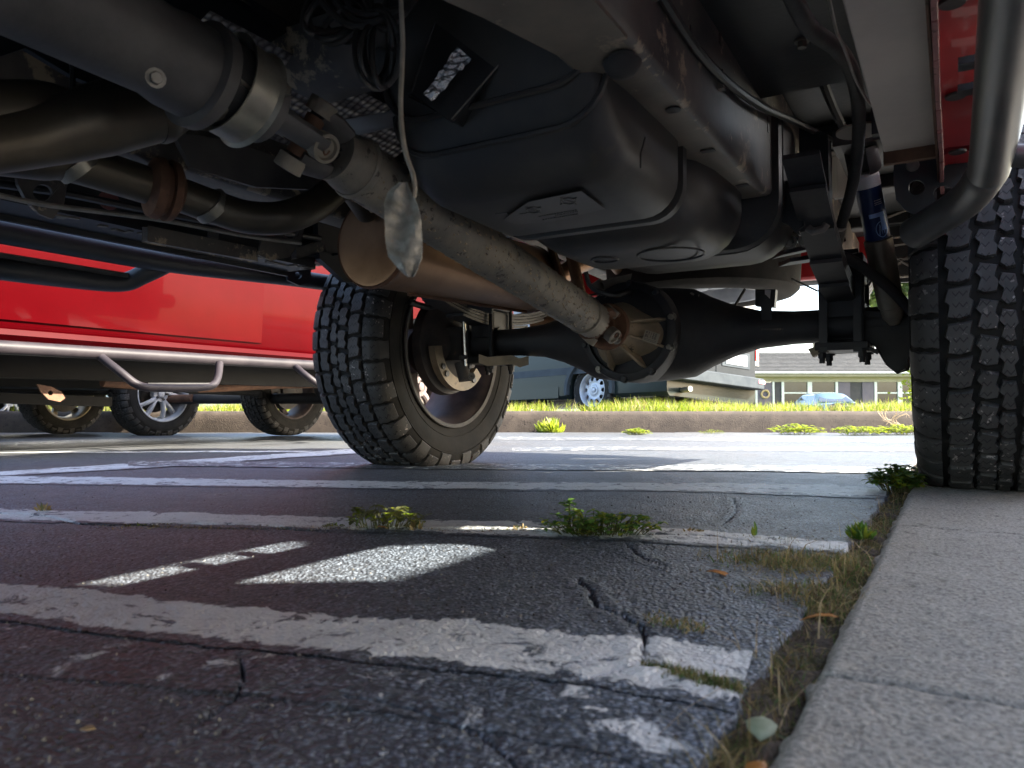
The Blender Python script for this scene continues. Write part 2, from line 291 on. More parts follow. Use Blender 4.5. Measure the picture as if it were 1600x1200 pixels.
# ------------------------------------------------------------ mesh builder
OFF = {}
def empty(name, loc=(0, 0, 0), label=None, cat=None, group=None, kind=None):
    o = bpy.data.objects.new(name, None); S.collection.objects.link(o); o.location = loc; OFF[o.name] = V(loc)
    o.empty_display_size = .1
    tag(o, label, cat, group, kind); return o
def tag(o, label=None, cat=None, group=None, kind=None):
    if label: o['label'] = label
    if cat: o['category'] = cat
    if group: o['group'] = group
    if kind: o['kind'] = kind
    return o
class MB:
    def __init__(s): s.v = []; s.f = []; s.m = []; s.uv = {}
    def face(s, idx, mi=0): s.f.append(tuple(idx)); s.m.append(mi)
    def add(s, vs, fs, mi=0):
        b = len(s.v); s.v += [tuple(x) for x in vs]
        for f in fs: s.face([b+i for i in f], mi)
        return s
    def rings(s, rg, closed=True, cap=True, loop=False, mi=0):
        b = len(s.v); n = len(rg[0])
        for r in rg: s.v += [tuple(p) for p in r]
        m = len(rg)
        for i in range(m if loop else m-1):
            j = (i+1) % m
            for k in range(n if closed else n-1):
                q = (k+1) % n; s.face((b+i*n+k, b+i*n+q, b+j*n+q, b+j*n+k), mi)
        if cap and closed and not loop:
            s.face([b+k for k in reversed(range(n))], mi); s.face([b+(m-1)*n+k for k in range(n)], mi)
        return s
    def tube(s, pts, r, n=12, cap=True, loop=False, sub=0, flat=1., mi=0):
        pts = [V(p) for p in pts]; rr = r if isinstance(r, (list, tuple)) else [r]*len(pts)
        if sub: pts, rr = smooth(pts, rr, sub, loop)
        m = len(pts); T = []
        for i in range(m):
            a = pts[(i-1) % m] if (loop or i > 0) else pts[0]; c = pts[(i+1) % m] if (loop or i < m-1) else pts[-1]
            t = (c-a); T.append(t.normalized() if t.length > 1e-9 else V((0, 0, 1)))
        u = T[0].orthogonal().normalized()
        if abs(T[0].z) < .95: u = V((0, 0, 1)).cross(T[0]).normalized()
        rg = []
        for i in range(m):
            u = (u - T[i]*u.dot(T[i])).normalized(); w_ = T[i].cross(u)
            rg.append([pts[i] + (u*math.cos(2*math.pi*k/n) + w_*math.sin(2*math.pi*k/n)*flat)*rr[i] for k in range(n)])
        return s.rings(rg, True, cap, loop, mi)
    def lathe(s, o, ax, prof, n=32, cap=False, mi=0, a0=0, a1=2*math.pi):
        o = V(o); ax = V(ax).normalized(); u = ax.orthogonal().normalized(); w_ = ax.cross(u)
        if a1-a0 >= 2*math.pi-1e-6:
            rg = [[o + ax*t + (u*math.cos(a0+2*math.pi*k/n) + w_*math.sin(a0+2*math.pi*k/n))*max(r, 1e-5) for k in range(n)] for t, r in prof]
            return s.rings(rg, True, cap, False, mi)
        rg = [[o + ax*t + (u*math.cos(a0+(a1-a0)*k/n) + w_*math.sin(a0+(a1-a0)*k/n))*max(r, 1e-5) for k in range(n+1)] for t, r in prof]
        return s.rings(rg, False, False, False, mi)
    def box(s, c, d, rot=None, mi=0):
        c = V(c); h = V(d)/2; vs = []
        for x in (-1, 1):
            for y in (-1, 1):
                for z in (-1, 1):
                    p = V((x*h.x, y*h.y, z*h.z)); vs.append(c + (rot @ p if rot else p))
        return s.add(vs, [(0, 1, 3, 2), (4, 6, 7, 5), (0, 4, 5, 1), (2, 3, 7, 6), (0, 2, 6, 4), (1, 5, 7, 3)], mi)
    def beam(s, a, b_, w_, h, up=(0, 0, 1), mi=0):
        a, b_ = V(a), V(b_); t = (b_-a).normalized(); x = t.cross(V(up)).normalized(); z = x.cross(t)
        rot = Matrix((x, t, z)).transposed()
        return s.box((a+b_)/2, (w_, (b_-a).length, h), rot, mi)
    def plate(s, outer, holes=(), th=.005, nrm=None, mi=0):
        """flat plate with holes; outer/holes: lists of 3-D points"""
        outer = [V(p) for p in outer]; holes = [[V(p) for p in h] for h in holes]
        if nrm is None:
            nrm = V((0, 0, 0))
            for i in range(len(outer)): nrm += outer[i].cross(outer[(i+1) % len(outer)])
            nrm.normalize()
        nrm = V(nrm)*th; loops = [outer]+holes; allp = [p for q in loops for p in q]
        tr = tessellate_polygon(loops); b = len(s.v); n = len(allp)
        s.v += [tuple(p) for p in allp] + [tuple(p+nrm) for p in allp]
        for a in tr: s.face([b+i for i in a], mi); s.face([b+n+i for i in reversed(a)], mi)
        k = 0
        for q in loops:
            for i in range(len(q)):
                j = (i+1) % len(q); s.face((b+k+i, b+k+j, b+n+k+j, b+n+k+i), mi)
            k += len(q)
        return s
    def bolt(s, c, ax, r, h, mi=0):
        s.lathe(c, ax, [(0, r*1.5), (h*.25, r*1.5)], 12, True, mi)
        return s.lathe(V(c)+V(ax).normalized()*h*.25, ax, [(0, r), (h*.7, r), (h*.8, r*.85)], 6, True, mi)
    def build(s, name, mat, parent=None, bevel=0, smooth_=40, solid=0, **tg):
        me = bpy.data.meshes.new(name); off = OFF.get(parent.name, V((0, 0, 0))) if parent else V((0, 0, 0))
        arr = np.array(s.v, dtype=np.float64).reshape(-1, 3) - np.array(off)
        loc = V((0, 0, 0))
        if not parent and len(arr):
            loc = V(((arr[:, 0].min()+arr[:, 0].max())/2, (arr[:, 1].min()+arr[:, 1].max())/2, arr[:, 2].min())); arr = arr-np.array(loc)
        me.from_pydata(arr.tolist(), [], s.f)
        mats = mat if isinstance(mat, (list, tuple)) else [mat]
        for q in mats: me.materials.append(MATS[q])
        if len(mats) > 1: me.polygons.foreach_set('material_index', s.m)
        if s.uv:
            ul = me.uv_layers.new(name='UVMap'); li = np.zeros(len(me.loops), dtype=np.int32); me.loops.foreach_get('vertex_index', li)
            tab = np.zeros((len(s.v), 2)); 
            for k, q in s.uv.items(): tab[k] = q
            ul.data.foreach_set('uv', tab[li].astype(np.float32).ravel())
        if smooth_:
            me.polygons.foreach_set('use_smooth', [True]*len(me.polygons)); me.set_sharp_from_angle(angle=R(smooth_))
        me.update()
        o = bpy.data.objects.new(name, me); S.collection.objects.link(o); o.location = loc
        OFF[o.name] = off if parent else loc
        if parent: o.parent = parent
        if solid: md = o.modifiers.new('t', 'SOLIDIFY'); md.thickness = solid; md.offset = -1
        if bevel: md = o.modifiers.new('b', 'BEVEL'); md.width = bevel; md.segments = 2; md.limit_method = 'ANGLE'; md.angle_limit = R(50)
        tag(o, **tg)
        return o
def smooth(pts, rr, sub, loop=False):
    """Catmull-Rom"""
    n = len(pts); P = []; Q = []
    for i in range(n if loop else n-1):
        g = (lambda k: pts[k % n]) if loop else (lambda k: pts[max(0, min(n-1, k))])
        gr = (lambda k: rr[k % n]) if loop else (lambda k: rr[max(0, min(n-1, k))])
        a, b_, c, d = g(i-1), g(i), g(i+1), g(i+2)
        for k in range(sub):
            t = k/sub
            P.append(.5*((2*b_)+(c-a)*t+(2*a-5*b_+4*c-d)*t*t+(3*b_-a-3*c+d)*t**3)); Q.append(gr(i)*(1-t)+gr(i+1)*t)
    if not loop: P.append(pts[-1]); Q.append(rr[-1])
    return P, Q
def spath(pts, sub=6, loop=False): return smooth([V(p) for p in pts], [0]*len(pts), sub, loop)[0]
def circle(c, u, w_, r, n=16, r2=None):
    c, u, w_ = V(c), V(u).normalized(), V(w_).normalized()
    return [c + u*r*math.cos(2*math.pi*k/n) + w_*(r2 or r)*math.sin(2*math.pi*k/n) for k in range(n)]
def copy_tree(o, parent=None):
    c = o.copy(); S.collection.objects.link(c); c.parent = parent
    for ch in o.children: copy_tree(ch, c)
    return c
def arrmesh(name, verts, faces, mats, mi=None, attr=None, smooth_=False):
    """numpy mesh: verts (n,3), faces (m,k)"""
    me = bpy.data.meshes.new(name); verts = np.asarray(verts, dtype=np.float32); faces = np.asarray(faces, dtype=np.int32)
    k = faces.shape[1]; me.vertices.add(len(verts)); me.vertices.foreach_set('co', verts.ravel())
    me.loops.add(faces.size); me.loops.foreach_set('vertex_index', faces.ravel())
    me.polygons.add(len(faces)); me.polygons.foreach_set('loop_start', np.arange(0, faces.size, k, dtype=np.int32))
    me.polygons.foreach_set('loop_total', np.full(len(faces), k, dtype=np.int32))
    for q in mats: me.materials.append(MATS[q])
    if mi is not None: me.polygons.foreach_set('material_index', np.asarray(mi, dtype=np.int32))
    me.polygons.foreach_set('use_smooth', np.full(len(faces), smooth_))
    me.update(calc_edges=True); me.validate()
    if attr is not None:
        a = me.attributes.new('edge', 'FLOAT', 'POINT'); a.data.foreach_set('value', np.asarray(attr, dtype=np.float32))
    o = bpy.data.objects.new(name, me); S.collection.objects.link(o); return o
# ============================================================ THE SETTING: lot, markings, slabs, kerb, verge, road
CRACKS = []
for pts, wd, dp in [
    ([(-60, 800), (60, 806), (150, 822), (300, 819), (420, 824), (480, 829), (560, 825), (640, 829), (720, 826), (800, 829), (900, 836), (1000, 838), (1100, 839), (1180, 849), (1240, 857), (1330, 872)], .0035, .012),
    ([(902, 905), (925, 925), (930, 945), (960, 956), (998, 975), (1004, 1005), (1010, 1040)], .0028, .010),
    ([(1010, 1040), (960, 1050), (900, 1062)], .0016, .006),
    ([(1010, 1040), (1060, 1050), (1110, 1065), (1160, 1082)], .0030, .010),
    ([(540, 1085), (640, 1105), (760, 1150), (840, 1240)], .0012, .004),
    ([(300, 1130), (360, 1092), (380, 1060), (372, 1030)], .0014, .005),
    ([(980, 850), (1000, 870), (1040, 885)], .0014, .005), ([(1130, 820), (1150, 800), (1145, 780)], .0014, .005)]:
    P = spath([PG(*p) for p in pts], 8)
    Q = []
    for i, p in enumerate(P):
        j = .006 if wd > .002 else .003
        Q.append((p.x + j*noise.noise(V((i*.7, 3.1, wd*900))), p.y + j*noise.noise(V((i*.7, 9.1, wd*900)))))
    CRACKS.append((np.array(Q), wd, dp))
def vnoise(x, y, s, seed=0):
    """cheap smooth value noise on arrays"""
    x = x*s+seed*17.3; y = y*s+seed*5.7; xi = np.floor(x); yi = np.floor(y); fx = x-xi; fy = y-yi
    fx = fx*fx*(3-2*fx); fy = fy*fy*(3-2*fy)
    def h(a, b): q = np.sin(a*127.1+b*311.7+seed*74.7)*43758.5453; return q-np.floor(q)
    return (h(xi, yi)*(1-fx)+h(xi+1, yi)*fx)*(1-fy) + (h(xi, yi+1)*(1-fx)+h(xi+1, yi+1)*fx)*fy - .5
def lot_height(x, y):
    x = np.asarray(x, float); y = np.asarray(y, float); Z = -_sy*x + _cy*y
    z = -.014*np.clip(np.minimum(Z, 8.6)-2, 0, None)
    z = z + .006*vnoise(x, y, 1.3, 1) + .0022*vnoise(x, y, 9, 2)
    r = np.hypot(x, y)
    z = z + np.where(r < 4, .0011*vnoise(x, y, 110, 3) + .0008*vnoise(x, y, 240, 4), 0)*np.clip((4-r)/3, 0, 1)
    for Q, wd, dp in CRACKS:
        x0, y0 = Q.min(0)-.03; x1, y1 = Q.max(0)+.03
        msk = (x > x0) & (x < x1) & (y > y0) & (y < y1)
        if not msk.any(): continue
        px, py = x[msk], y[msk]; d = np.full(px.shape, 9.)
        for a, b_ in zip(Q[:-1], Q[1:]):
            e = b_-a; L2 = max(1e-12, e@e); t = np.clip(((px-a[0])*e[0]+(py-a[1])*e[1])/L2, 0, 1)
            d = np.minimum(d, np.hypot(px-a[0]-t*e[0], py-a[1]-t*e[1]))
        wv = wd*(1+.9*vnoise(px, py, 60, 6))
        z[msk] = z[msk] - dp*np.clip(1-d/wv, 0, 1)**.6 + .0015*np.clip(1-np.abs(d-.012)/.012, 0, 1)
    edge = -.125 + .012*vnoise(x, y, 22, 8) + .006*vnoise(x, y, 70, 9)
    z = z - .022*np.clip((x-edge)/.008, 0, 1)*(y < 9)
    return z
# one sheet, finer where it is near; it is cut off under the verge
rad = list(.10*np.exp(.0068*np.arange(0, 560)))
while rad[-1] < 60: rad.append(rad[-1]*1.035)
rad = np.array(rad)
a_mid = math.pi/2 + YAW
ang = np.concatenate([np.arange(-.78, .72, .0021), np.arange(.72, 2*math.pi-.78, .04)]) + a_mid
RR, AA = np.meshgrid(rad, ang, indexing='ij')
gx, gy = RR*np.cos(AA), RR*np.sin(AA)
gz = lot_height(gx.ravel(), gy.ravel()).reshape(gx.shape)
Zc = -_sy*gx + _cy*gy
gz = np.where(Zc > 8.12, -.9, gz)
nr, na = gx.shape; idx = np.arange(nr*na).reshape(nr, na)
q = np.stack([idx[:-1, :], np.roll(idx, -1, 1)[:-1, :], np.roll(idx, -1, 1)[1:, :], idx[1:, :]], -1).reshape(-1, 4)[:, ::-1]
keep = (Zc.ravel()[q] < 8.16).any(1) 
vv = np.stack([gx, gy, gz], -1).reshape(-1, 3)
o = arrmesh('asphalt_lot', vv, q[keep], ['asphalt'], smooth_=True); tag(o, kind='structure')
cx, cy = .1*np.cos(ang), .1*np.sin(ang)
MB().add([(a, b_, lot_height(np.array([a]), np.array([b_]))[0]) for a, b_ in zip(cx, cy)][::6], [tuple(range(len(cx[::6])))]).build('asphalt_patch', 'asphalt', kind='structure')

def strip(name, top, bot, mat='worn_paint', lift=.0013, nu=500, nv=26, worn=None, **tg):
    T = spath([PG(*p) for p in top], 10); B = spath([PG(*p) for p in bot], 10)
    def samp(P, n):
        A = np.array([tuple(p)[:2] for p in P]); d = np.r_[0, np.cumsum(np.hypot(*(A[1:]-A[:-1]).T))]
        # denser where it is near
        rr = np.hypot(*A.T); wgt = np.r_[0, np.cumsum((d[1:]-d[:-1])/((rr[1:]+rr[:-1])/2))]
        t = np.linspace(0, wgt[-1], n); return np.stack([np.interp(t, wgt, A[:, 0]), np.interp(t, wgt, A[:, 1])], -1)
    A, B = samp(T, nu), samp(B, nu); k = np.linspace(0, 1, nv)[None, :, None]
    G = A[:, None, :]*(1-k)+B[:, None, :]*k
    e = np.clip(1-np.minimum(k, 1-k)[..., 0]*2/.35, 0, 1)*np.ones((nu, 1))
    if worn is not None: e = np.full_like(e, 1.)*worn
    # uneven outer edge
    jit = .006*vnoise(G[:, :, 0], G[:, :, 1], 40, 11)+.004*vnoise(G[:, :, 0], G[:, :, 1], 110, 12)
    n_ = (B-A)/np.maximum(1e-6, np.linalg.norm(B-A, axis=1))[:, None]
    G = G + n_[:, None, :]*(jit*e)[..., None]
    z = lot_height(G[..., 0].ravel(), G[..., 1].ravel())+lift
    vs = np.column_stack([G.reshape(-1, 2), z]); id_ = np.arange(nu*nv).reshape(nu, nv)
    q = np.stack([id_[:-1, :-1], id_[:-1, 1:], id_[1:, 1:], id_[1:, :-1]], -1).reshape(-1, 4)
    o = arrmesh(name, vs, q, [mat], attr=e.ravel(), smooth_=True); 
    if o.data.polygons[10].normal.z < 0: o.data.flip_normals()
    tag(o, kind='structure', **tg); return o
strip('painted_line', [(-260, 886), (0, 908), (100, 913), (250, 929), (500, 952), (800, 969), (1000, 988), (1180, 1006)],
      [(-260, 950), (0, 970), (150, 990), (400, 1016), (650, 1041), (870, 1063), (1000, 1082), (1150, 1112)], nu=900, nv=90)
strip('painted_line', [(-260, 786), (0, 793), (300, 800), (560, 808), (800, 813), (1000, 821), (1100, 827), (1325, 848)],
      [(-260, 806), (0, 815), (300, 824), (560, 832), (800, 840), (1000, 848), (1150, 857), (1325, 868)], nu=900, nv=50)
strip('painted_line', [(-260, 738), (0, 742), (300, 747), (500, 750), (800, 753), (1000, 754), (1200, 756), (1385, 760)],
      [(-260, 750), (0, 756), (300, 760), (600, 765), (900, 768), (1100, 771), (1385, 781)], nu=700, nv=30)
strip('painted_line', [(-100, 741), (270, 720), (430, 709), (560, 700), (640, 696)], [(-100, 750), (270, 730), (430, 718), (560, 709), (640, 703)], lift=.0020, nu=300)
strip('painted_line', [(200, 722), (560, 724), (900, 727), (1200, 729), (1438, 733)], [(200, 729), (560, 733), (900, 736), (1200, 739), (1438, 743)], nu=400, lift=.0027, worn=.42)
strip('painted_line', [(-300, 706), (200, 705), (560, 704)], [(-300, 708), (200, 707.5), (560, 706)], nu=200, nv=8)
strip('painted_line', [(-400, 697), (0, 690), (250, 685), (540, 682), (900, 683), (1440, 688)], [(-400, 704), (0, 695), (250, 690), (540, 687), (900, 688), (1440, 693)], nu=400, nv=10, worn=.55)
strip('painted_line', [(800, 700), (1000, 698), (1440, 700)], [(800, 706), (1000, 704), (1440, 707)], nu=200, nv=10, worn=.55)

strip('paint_remnant', [(-260, 955), (0, 974), (150, 994), (400, 1020), (650, 1045), (870, 1067), (1000, 1086), (1140, 1114)],
      [(-260, 1030), (0, 1050), (150, 1062), (400, 1085), (650, 1120), (870, 1160), (1000, 1190), (1140, 1240)], nu=700, nv=70, lift=.0009, worn=.62)
# concrete slabs along the right, the joints are real gaps
def slab(y0, y1, x0=-.085, x1=1.6, top=.009, ej=.012):
    nx, ny = 120, max(40, int((y1-y0)/.006)); xs = x0 + (x1-x0)*np.linspace(0, 1, nx)**2.2
    e = .012
    ys = np.linspace(y0, y1, ny); X, Y = np.meshgrid(xs, ys, indexing='ij')
    Zt = top - .014*np.clip(-_sy*X+_cy*Y-2, 0, None) + .0016*vnoise(X, Y, 45, 21) + .0012*vnoise(X, Y, 160, 22)
    Zt = Zt - .010*np.clip(1-(X-x0)/e, 0, 1)**2; dist = np.minimum(Y-y0, y1-Y); Zt = Zt - .7*ej*np.clip(1-dist/ej, 0, 1)**2 + .003*np.clip(vnoise(X, Y, 18, 25)-.2, 0, 1)*-1
    X = X + np.where(np.arange(nx)[:, None] < 6, .006*vnoise(Y, Y*0, 30, 23)+.004*vnoise(Y, Y*0, 90, 24), 0)
    v_ = np.stack([X, Y, Zt], -1).reshape(-1, 3); id_ = np.arange(nx*ny).reshape(nx, ny)
    q = np.stack([id_[:-1, :-1], id_[1:, :-1], id_[1:, 1:], id_[:-1, 1:]], -1).reshape(-1, 4)
    # skirt
    ring = np.concatenate([id_[0, :], id_[1:, -1], id_[-1, -2::-1], id_[-2:0:-1, 0]])
    low = v_[ring].copy(); low[:, 2] = -.12; base = len(v_); v_ = np.vstack([v_, low]); m = len(ring)
    i = np.arange(m); j = (i+1) % m
    q = np.vstack([q, np.stack([ring[i], ring[j], base+j, base+i], -1)])
    return arrmesh('paving_slab', v_, q, ['slab_concrete'], smooth_=True)
pave = tag(empty('pavement', (0, 0, 0)), kind='structure')
for y0, y1 in [(-1.2, .5475), (.5495, 1.278), (1.284, 2.05), (2.056, 2.82), (2.826, 3.6), (3.606, 4.4), (4.406, 5.2), (5.206, 6.2), (6.206, 7.2)]:
    s = slab(y0, y1, ej=.005); s.parent = pave
# soil in the gap between asphalt and slabs
nx, ny = 26, 900; X, Y = np.meshgrid(np.linspace(-.15, -.078, nx), -.4+7*np.linspace(0, 1, ny)**1.6, indexing='ij')
Zs = -.008 - .014*np.clip(-_sy*X+_cy*Y-2, 0, None) + .010*vnoise(X, Y, 30, 31) + .008*vnoise(X, Y, 110, 32) + .004*vnoise(X, Y, 300, 33)
id_ = np.arange(nx*ny).reshape(nx, ny); q = np.stack([id_[:-1, :-1], id_[1:, :-1], id_[1:, 1:], id_[:-1, 1:]], -1).reshape(-1, 4)
tag(arrmesh('soil_seam', np.stack([X, Y, Zs], -1).reshape(-1, 3), q, ['soil_dark'], smooth_=True), kind='structure')

# kerb, verge, road and far ground, in the street's own direction
kb = MB(); rg = []
for X in np.linspace(-16, 14, 240):
    j = .006*noise.noise(V((X*2.1, 0, 0))); top = .145 + .004*noise.noise(V((X*1.3, 5, 0)))
    rg.append([CF(X, 8.00+j, -.12), CF(X, 8.02+j, .03), CF(X, 8.035+j, .10), CF(X, 8.055+j, .128+j*.3), CF(X, 8.09, top), CF(X, 8.19, top), CF(X, 8.2, -.12)])
kb.rings(rg).build('kerb', 'kerb_stone', kind='structure')
vg = []
for X in np.linspace(-16, 14, 200):
    vg.append([CF(X, Z, .118 + .02*noise.noise(V((X*.9, Z*1.3, 2)))) for Z in np.linspace(8.19, 9.55, 14)] + [CF(X, 9.56, -.2)])
MB().rings(vg, closed=False, cap=False).build('verge', 'verge_soil', kind='structure')
rd = []
for X in (-160, -60, -20, 0, 14, 40, 120, 200):
    rd.append([CF(X, Z, z) for Z, z in ((9.5, .055), (12, .06), (16, .0), (22, -.22), (26, -.38))])
MB().rings(rd, closed=False, cap=False).build('road', 'road_tar', kind='structure')
fl = [[CF(X, Z, z) for Z, z in ((25.9, -.39), (30, -.46), (36, -.55), (60, -.6), (600, -.6))] for X in (-600, -160, -60, -20, 0, 14, 40, 120, 200, 600)]
MB().rings(fl, closed=False, cap=False).build('far_lawn', 'far_turf', kind='structure')
fs = [[CF(X, Z, -.35) for Z in (-300, 8.2)] for X in (-600, -17, -16)] 
MB().rings([[CF(X, Z, -.95) for Z in (-400, 9.6)] for X in (-600, 0, 600)], closed=False, cap=False).build('ground', 'road_tar', kind='structure')

def blades(pts, h, w_, lean=.5, seg=3, seed=1, droop=.3):
    """pts (n,3); h,w arrays; each a bent tapering strip"""
    r = np.random.default_rng(seed); n = len(pts); a = r.uniform(0, 2*np.pi, n); b = r.uniform(0, 2*np.pi, n); ln = r.uniform(0, lean, n)
    d = np.stack([np.cos(a), np.sin(a)], -1); s = np.stack([np.cos(b), np.sin(b)], -1)
    V_, F_ = [], []
    for k in range(seg+1):
        t = k/seg; wd = w_*(1-t**1.4)*.5 + w_*.04; out = ln*t**1.7*h; up = h*(t-droop*ln*t*t)
        for sg in (-1, 1):
            V_.append(np.column_stack([pts[:, 0]+d[:, 0]*out+s[:, 0]*wd*sg, pts[:, 1]+d[:, 1]*out+s[:, 1]*wd*sg, pts[:, 2]+up]))
    m = 2*(seg+1); V_ = np.stack(V_, 1).reshape(-1, 3); base = np.arange(n)*m
    for k in range(seg): F_.append(np.stack([base+2*k, base+2*k+1, base+2*k+3, base+2*k+2], -1))
    return V_, np.concatenate(F_), np.tile(np.arange(n), seg)
def grassobj(name, pts, h, w_, mats, wts, seed=1, **kw):
    tg = {k: kw.pop(k) for k in ('label', 'cat', 'group', 'kind') if k in kw}
    V_, F_, id_ = blades(pts, h, w_, seed=seed, **kw)
    mi = np.random.default_rng(seed+5).choice(len(mats), len(pts), p=wts)[id_]
    return tag(arrmesh(name, V_, F_, mats, mi=mi), **tg)
n = 26000
X = RNG.uniform(-9, 7.5, n); Z = 8.17 + 1.35*RNG.uniform(0, 1, n)**1.1
cl = vnoise(X, Z, 1.1, 41)+.6*vnoise(X, Z, 3.3, 42); keep = cl > -.33; X, Z, cl = X[keep], Z[keep], cl[keep]; n = len(X)
H = np.clip(.075+.09*RNG.uniform(0, 1, n)+.14*np.clip(cl, 0, 1), .05, .30)
H = H + np.where((X > 0) & (X < 1.6), .03, 0)*RNG.uniform(0, 1, n) + np.where((X > 3.3) & (X < 4.8), .03, 0)*RNG.uniform(0, 1, n)
P = np.column_stack([X*_cy-Z*_sy, X*_sy+Z*_cy, np.full(n, .112)])
grassobj('grass', P, H, RNG.uniform(.005, .011, n), ['grass_fresh', 'weed_yellow', 'grass_dry', 'grass_olive'], [.45, .33, .17, .05], seed=3, lean=.9, kind='stuff')
# ============================================================ WHEELS
def pempty(name, loc, parent):
    o = bpy.data.objects.new(name, None); S.collection.objects.link(o); o.empty_display_size = .1
    loc = V(loc); o.location = loc-OFF[parent.name]; o.parent = parent; OFF[o.name] = loc; return o
TR, TW, NP = .42, .285, 38
def tyre_mb(offroad=True):
    m = MB()
    half = [(.108, .262), (.122, .268), (.130, .285), (.140, .315), (.1425, .340), (.140, .362), (.134, .380), (.126, .392), (.112, .402), (.09, .407), (.05, .409), (0, .410)]
    prof = half + [(-x, r) for x, r in reversed(half[:-1])]
    prof = [(.10, .250)] + prof + [(-.10, .250)]
    m.lathe((0, 0, 0), (1, 0, 0), prof, 96, mi=1)
    for sg in (-1, 1):                                                     # fine rings on the walls
        for r_, x_ in ((.298, .134), (.355, .1415)):
            m.lathe((0, 0, 0), (1, 0, 0), [((x_-.003)*sg, r_-.003), ((x_+.0022)*sg, r_-.001), ((x_+.0022)*sg, r_+.001), ((x_-.003)*sg, r_+.003)], 96, mi=1)
    def top(v): return .4205 - .10*max(0, abs(v)-.06)**1.5*3
    def pt(u, v, r): th = u*2*math.pi/NP; return (v, r*math.cos(th), r*math.sin(th))
    def block(poly, k, du=0., depth=.012):
        b = len(m.v); n = len(poly); cu = sum(p[0] for p in poly)/n; cv = sum(p[1] for p in poly)/n
        for u, v in poly:                                                  # chamfered top, wider foot
            m.v.append(pt(k+du+cu+(u-cu)*.93, cv+(v-cv)*.94, top(v))); m.uv[len(m.v)-1] = ((u+du)*1.0+k*.37, v/.0125)
        for u, v in poly:
            m.v.append(pt(k+du+u, v, top(v)-.0025)); m.uv[len(m.v)-1] = ((u+du)*1.0+k*.37, v/.0125)
        for u, v in poly:
            m.v.append(pt(k+du+cu+(u-cu)*1.06, cv+(v-cv)*1.05, top(v)-depth)); m.uv[len(m.v)-1] = (.0, 0)
        for a in tessellate_polygon([[V((u, v, 0)) for u, v in poly]]): m.face([b+i for i in a], 0)
        for L in (0, 1):
            for i in range(n):
                j = (i+1) % n; m.face((b+L*n+i, b+L*n+j, b+(L+1)*n+j, b+(L+1)*n+i), 0)
    for k in range(NP):
        # centre: two interlocking long blocks with a slanted groove between
        block([(.04, -.022), (.30, -.030), (.46, -.021), (.80, -.027), (.90, -.014), (.86, .004), (.60, .008), (.44, .001), (.14, .006)], k, .0)
        block([(.04, .012), (.32, .006), (.48, .015), (.78, .010), (.92, .020), (.88, .034), (.58, .030), (.42, .037), (.10, .033)], k, .32)
        block([(.03, .046), (.36, .043), (.47, .051), (.86, .044), (.95, .060), (.90, .079), (.56, .076), (.44, .083), (.10, .078)], k, .05)
        block([(.03, -.036), (.36, -.040), (.47, -.033), (.86, -.039), (.95, -.056), (.90, -.077), (.56, -.073), (.44, -.081), (.10, -.076)], k, .62)
        for sg, du in ((1, .0), (-1, .45)):                                # shoulder lugs that wrap down the wall
            long_ = (k % 2 == 0)
            path = [(.091, .4185), (.104, .4165), (.116, .4120), (.1275, .4035), (.1355, .3930)] + ([(.1415, .376), (.1445, .362)] if long_ else [(.1400, .3830)])
            nrm = []
            for i in range(len(path)):
                a = path[max(0, i-1)]; c = path[min(len(path)-1, i+1)]; t = V((c[0]-a[0], c[1]-a[1])).normalized(); nrm.append((-t.y, t.x))
            rg = []
            for i, (v, r) in enumerate(path):
                dp = .011 if i < 4 else .0065
                wv = .04 if i % 2 else 0.
                u0, u1 = .07+wv, .92-wv
                vi, ri = v+nrm[i][0]*-dp*0 - .5*dp*(i > 2), r-dp*(1 if i < 4 else .6)
                rg.append([pt(k+du+u0-.03, sg*vi, ri), pt(k+du+u0, sg*v, r-.0015), pt(k+du+u0+.05, sg*v, r), pt(k+du+u1-.05, sg*v, r), pt(k+du+u1, sg*v, r-.0015), pt(k+du+u1+.03, sg*vi, ri)])
            b = len(m.v); m.rings(rg, True, True)
            for i in range(len(rg)):
                for j in range(6): m.uv[b+i*6+j] = ((.1, .25, .35, .95, 1.05, 1.1)[j]+k*.37, path[i][0]/.0125) if i < 4 and 0 < j < 5 else (0, 0)
    return m
ORG = empty('origin_mark')
def dat(mb, name, mat):
    o = mb.build(name, mat, ORG); d = o.data; bpy.data.objects.remove(o); return d
TYRE = dat(tyre_mb(), 'tyre', ['tyre_tread', 'tyre_wall'])
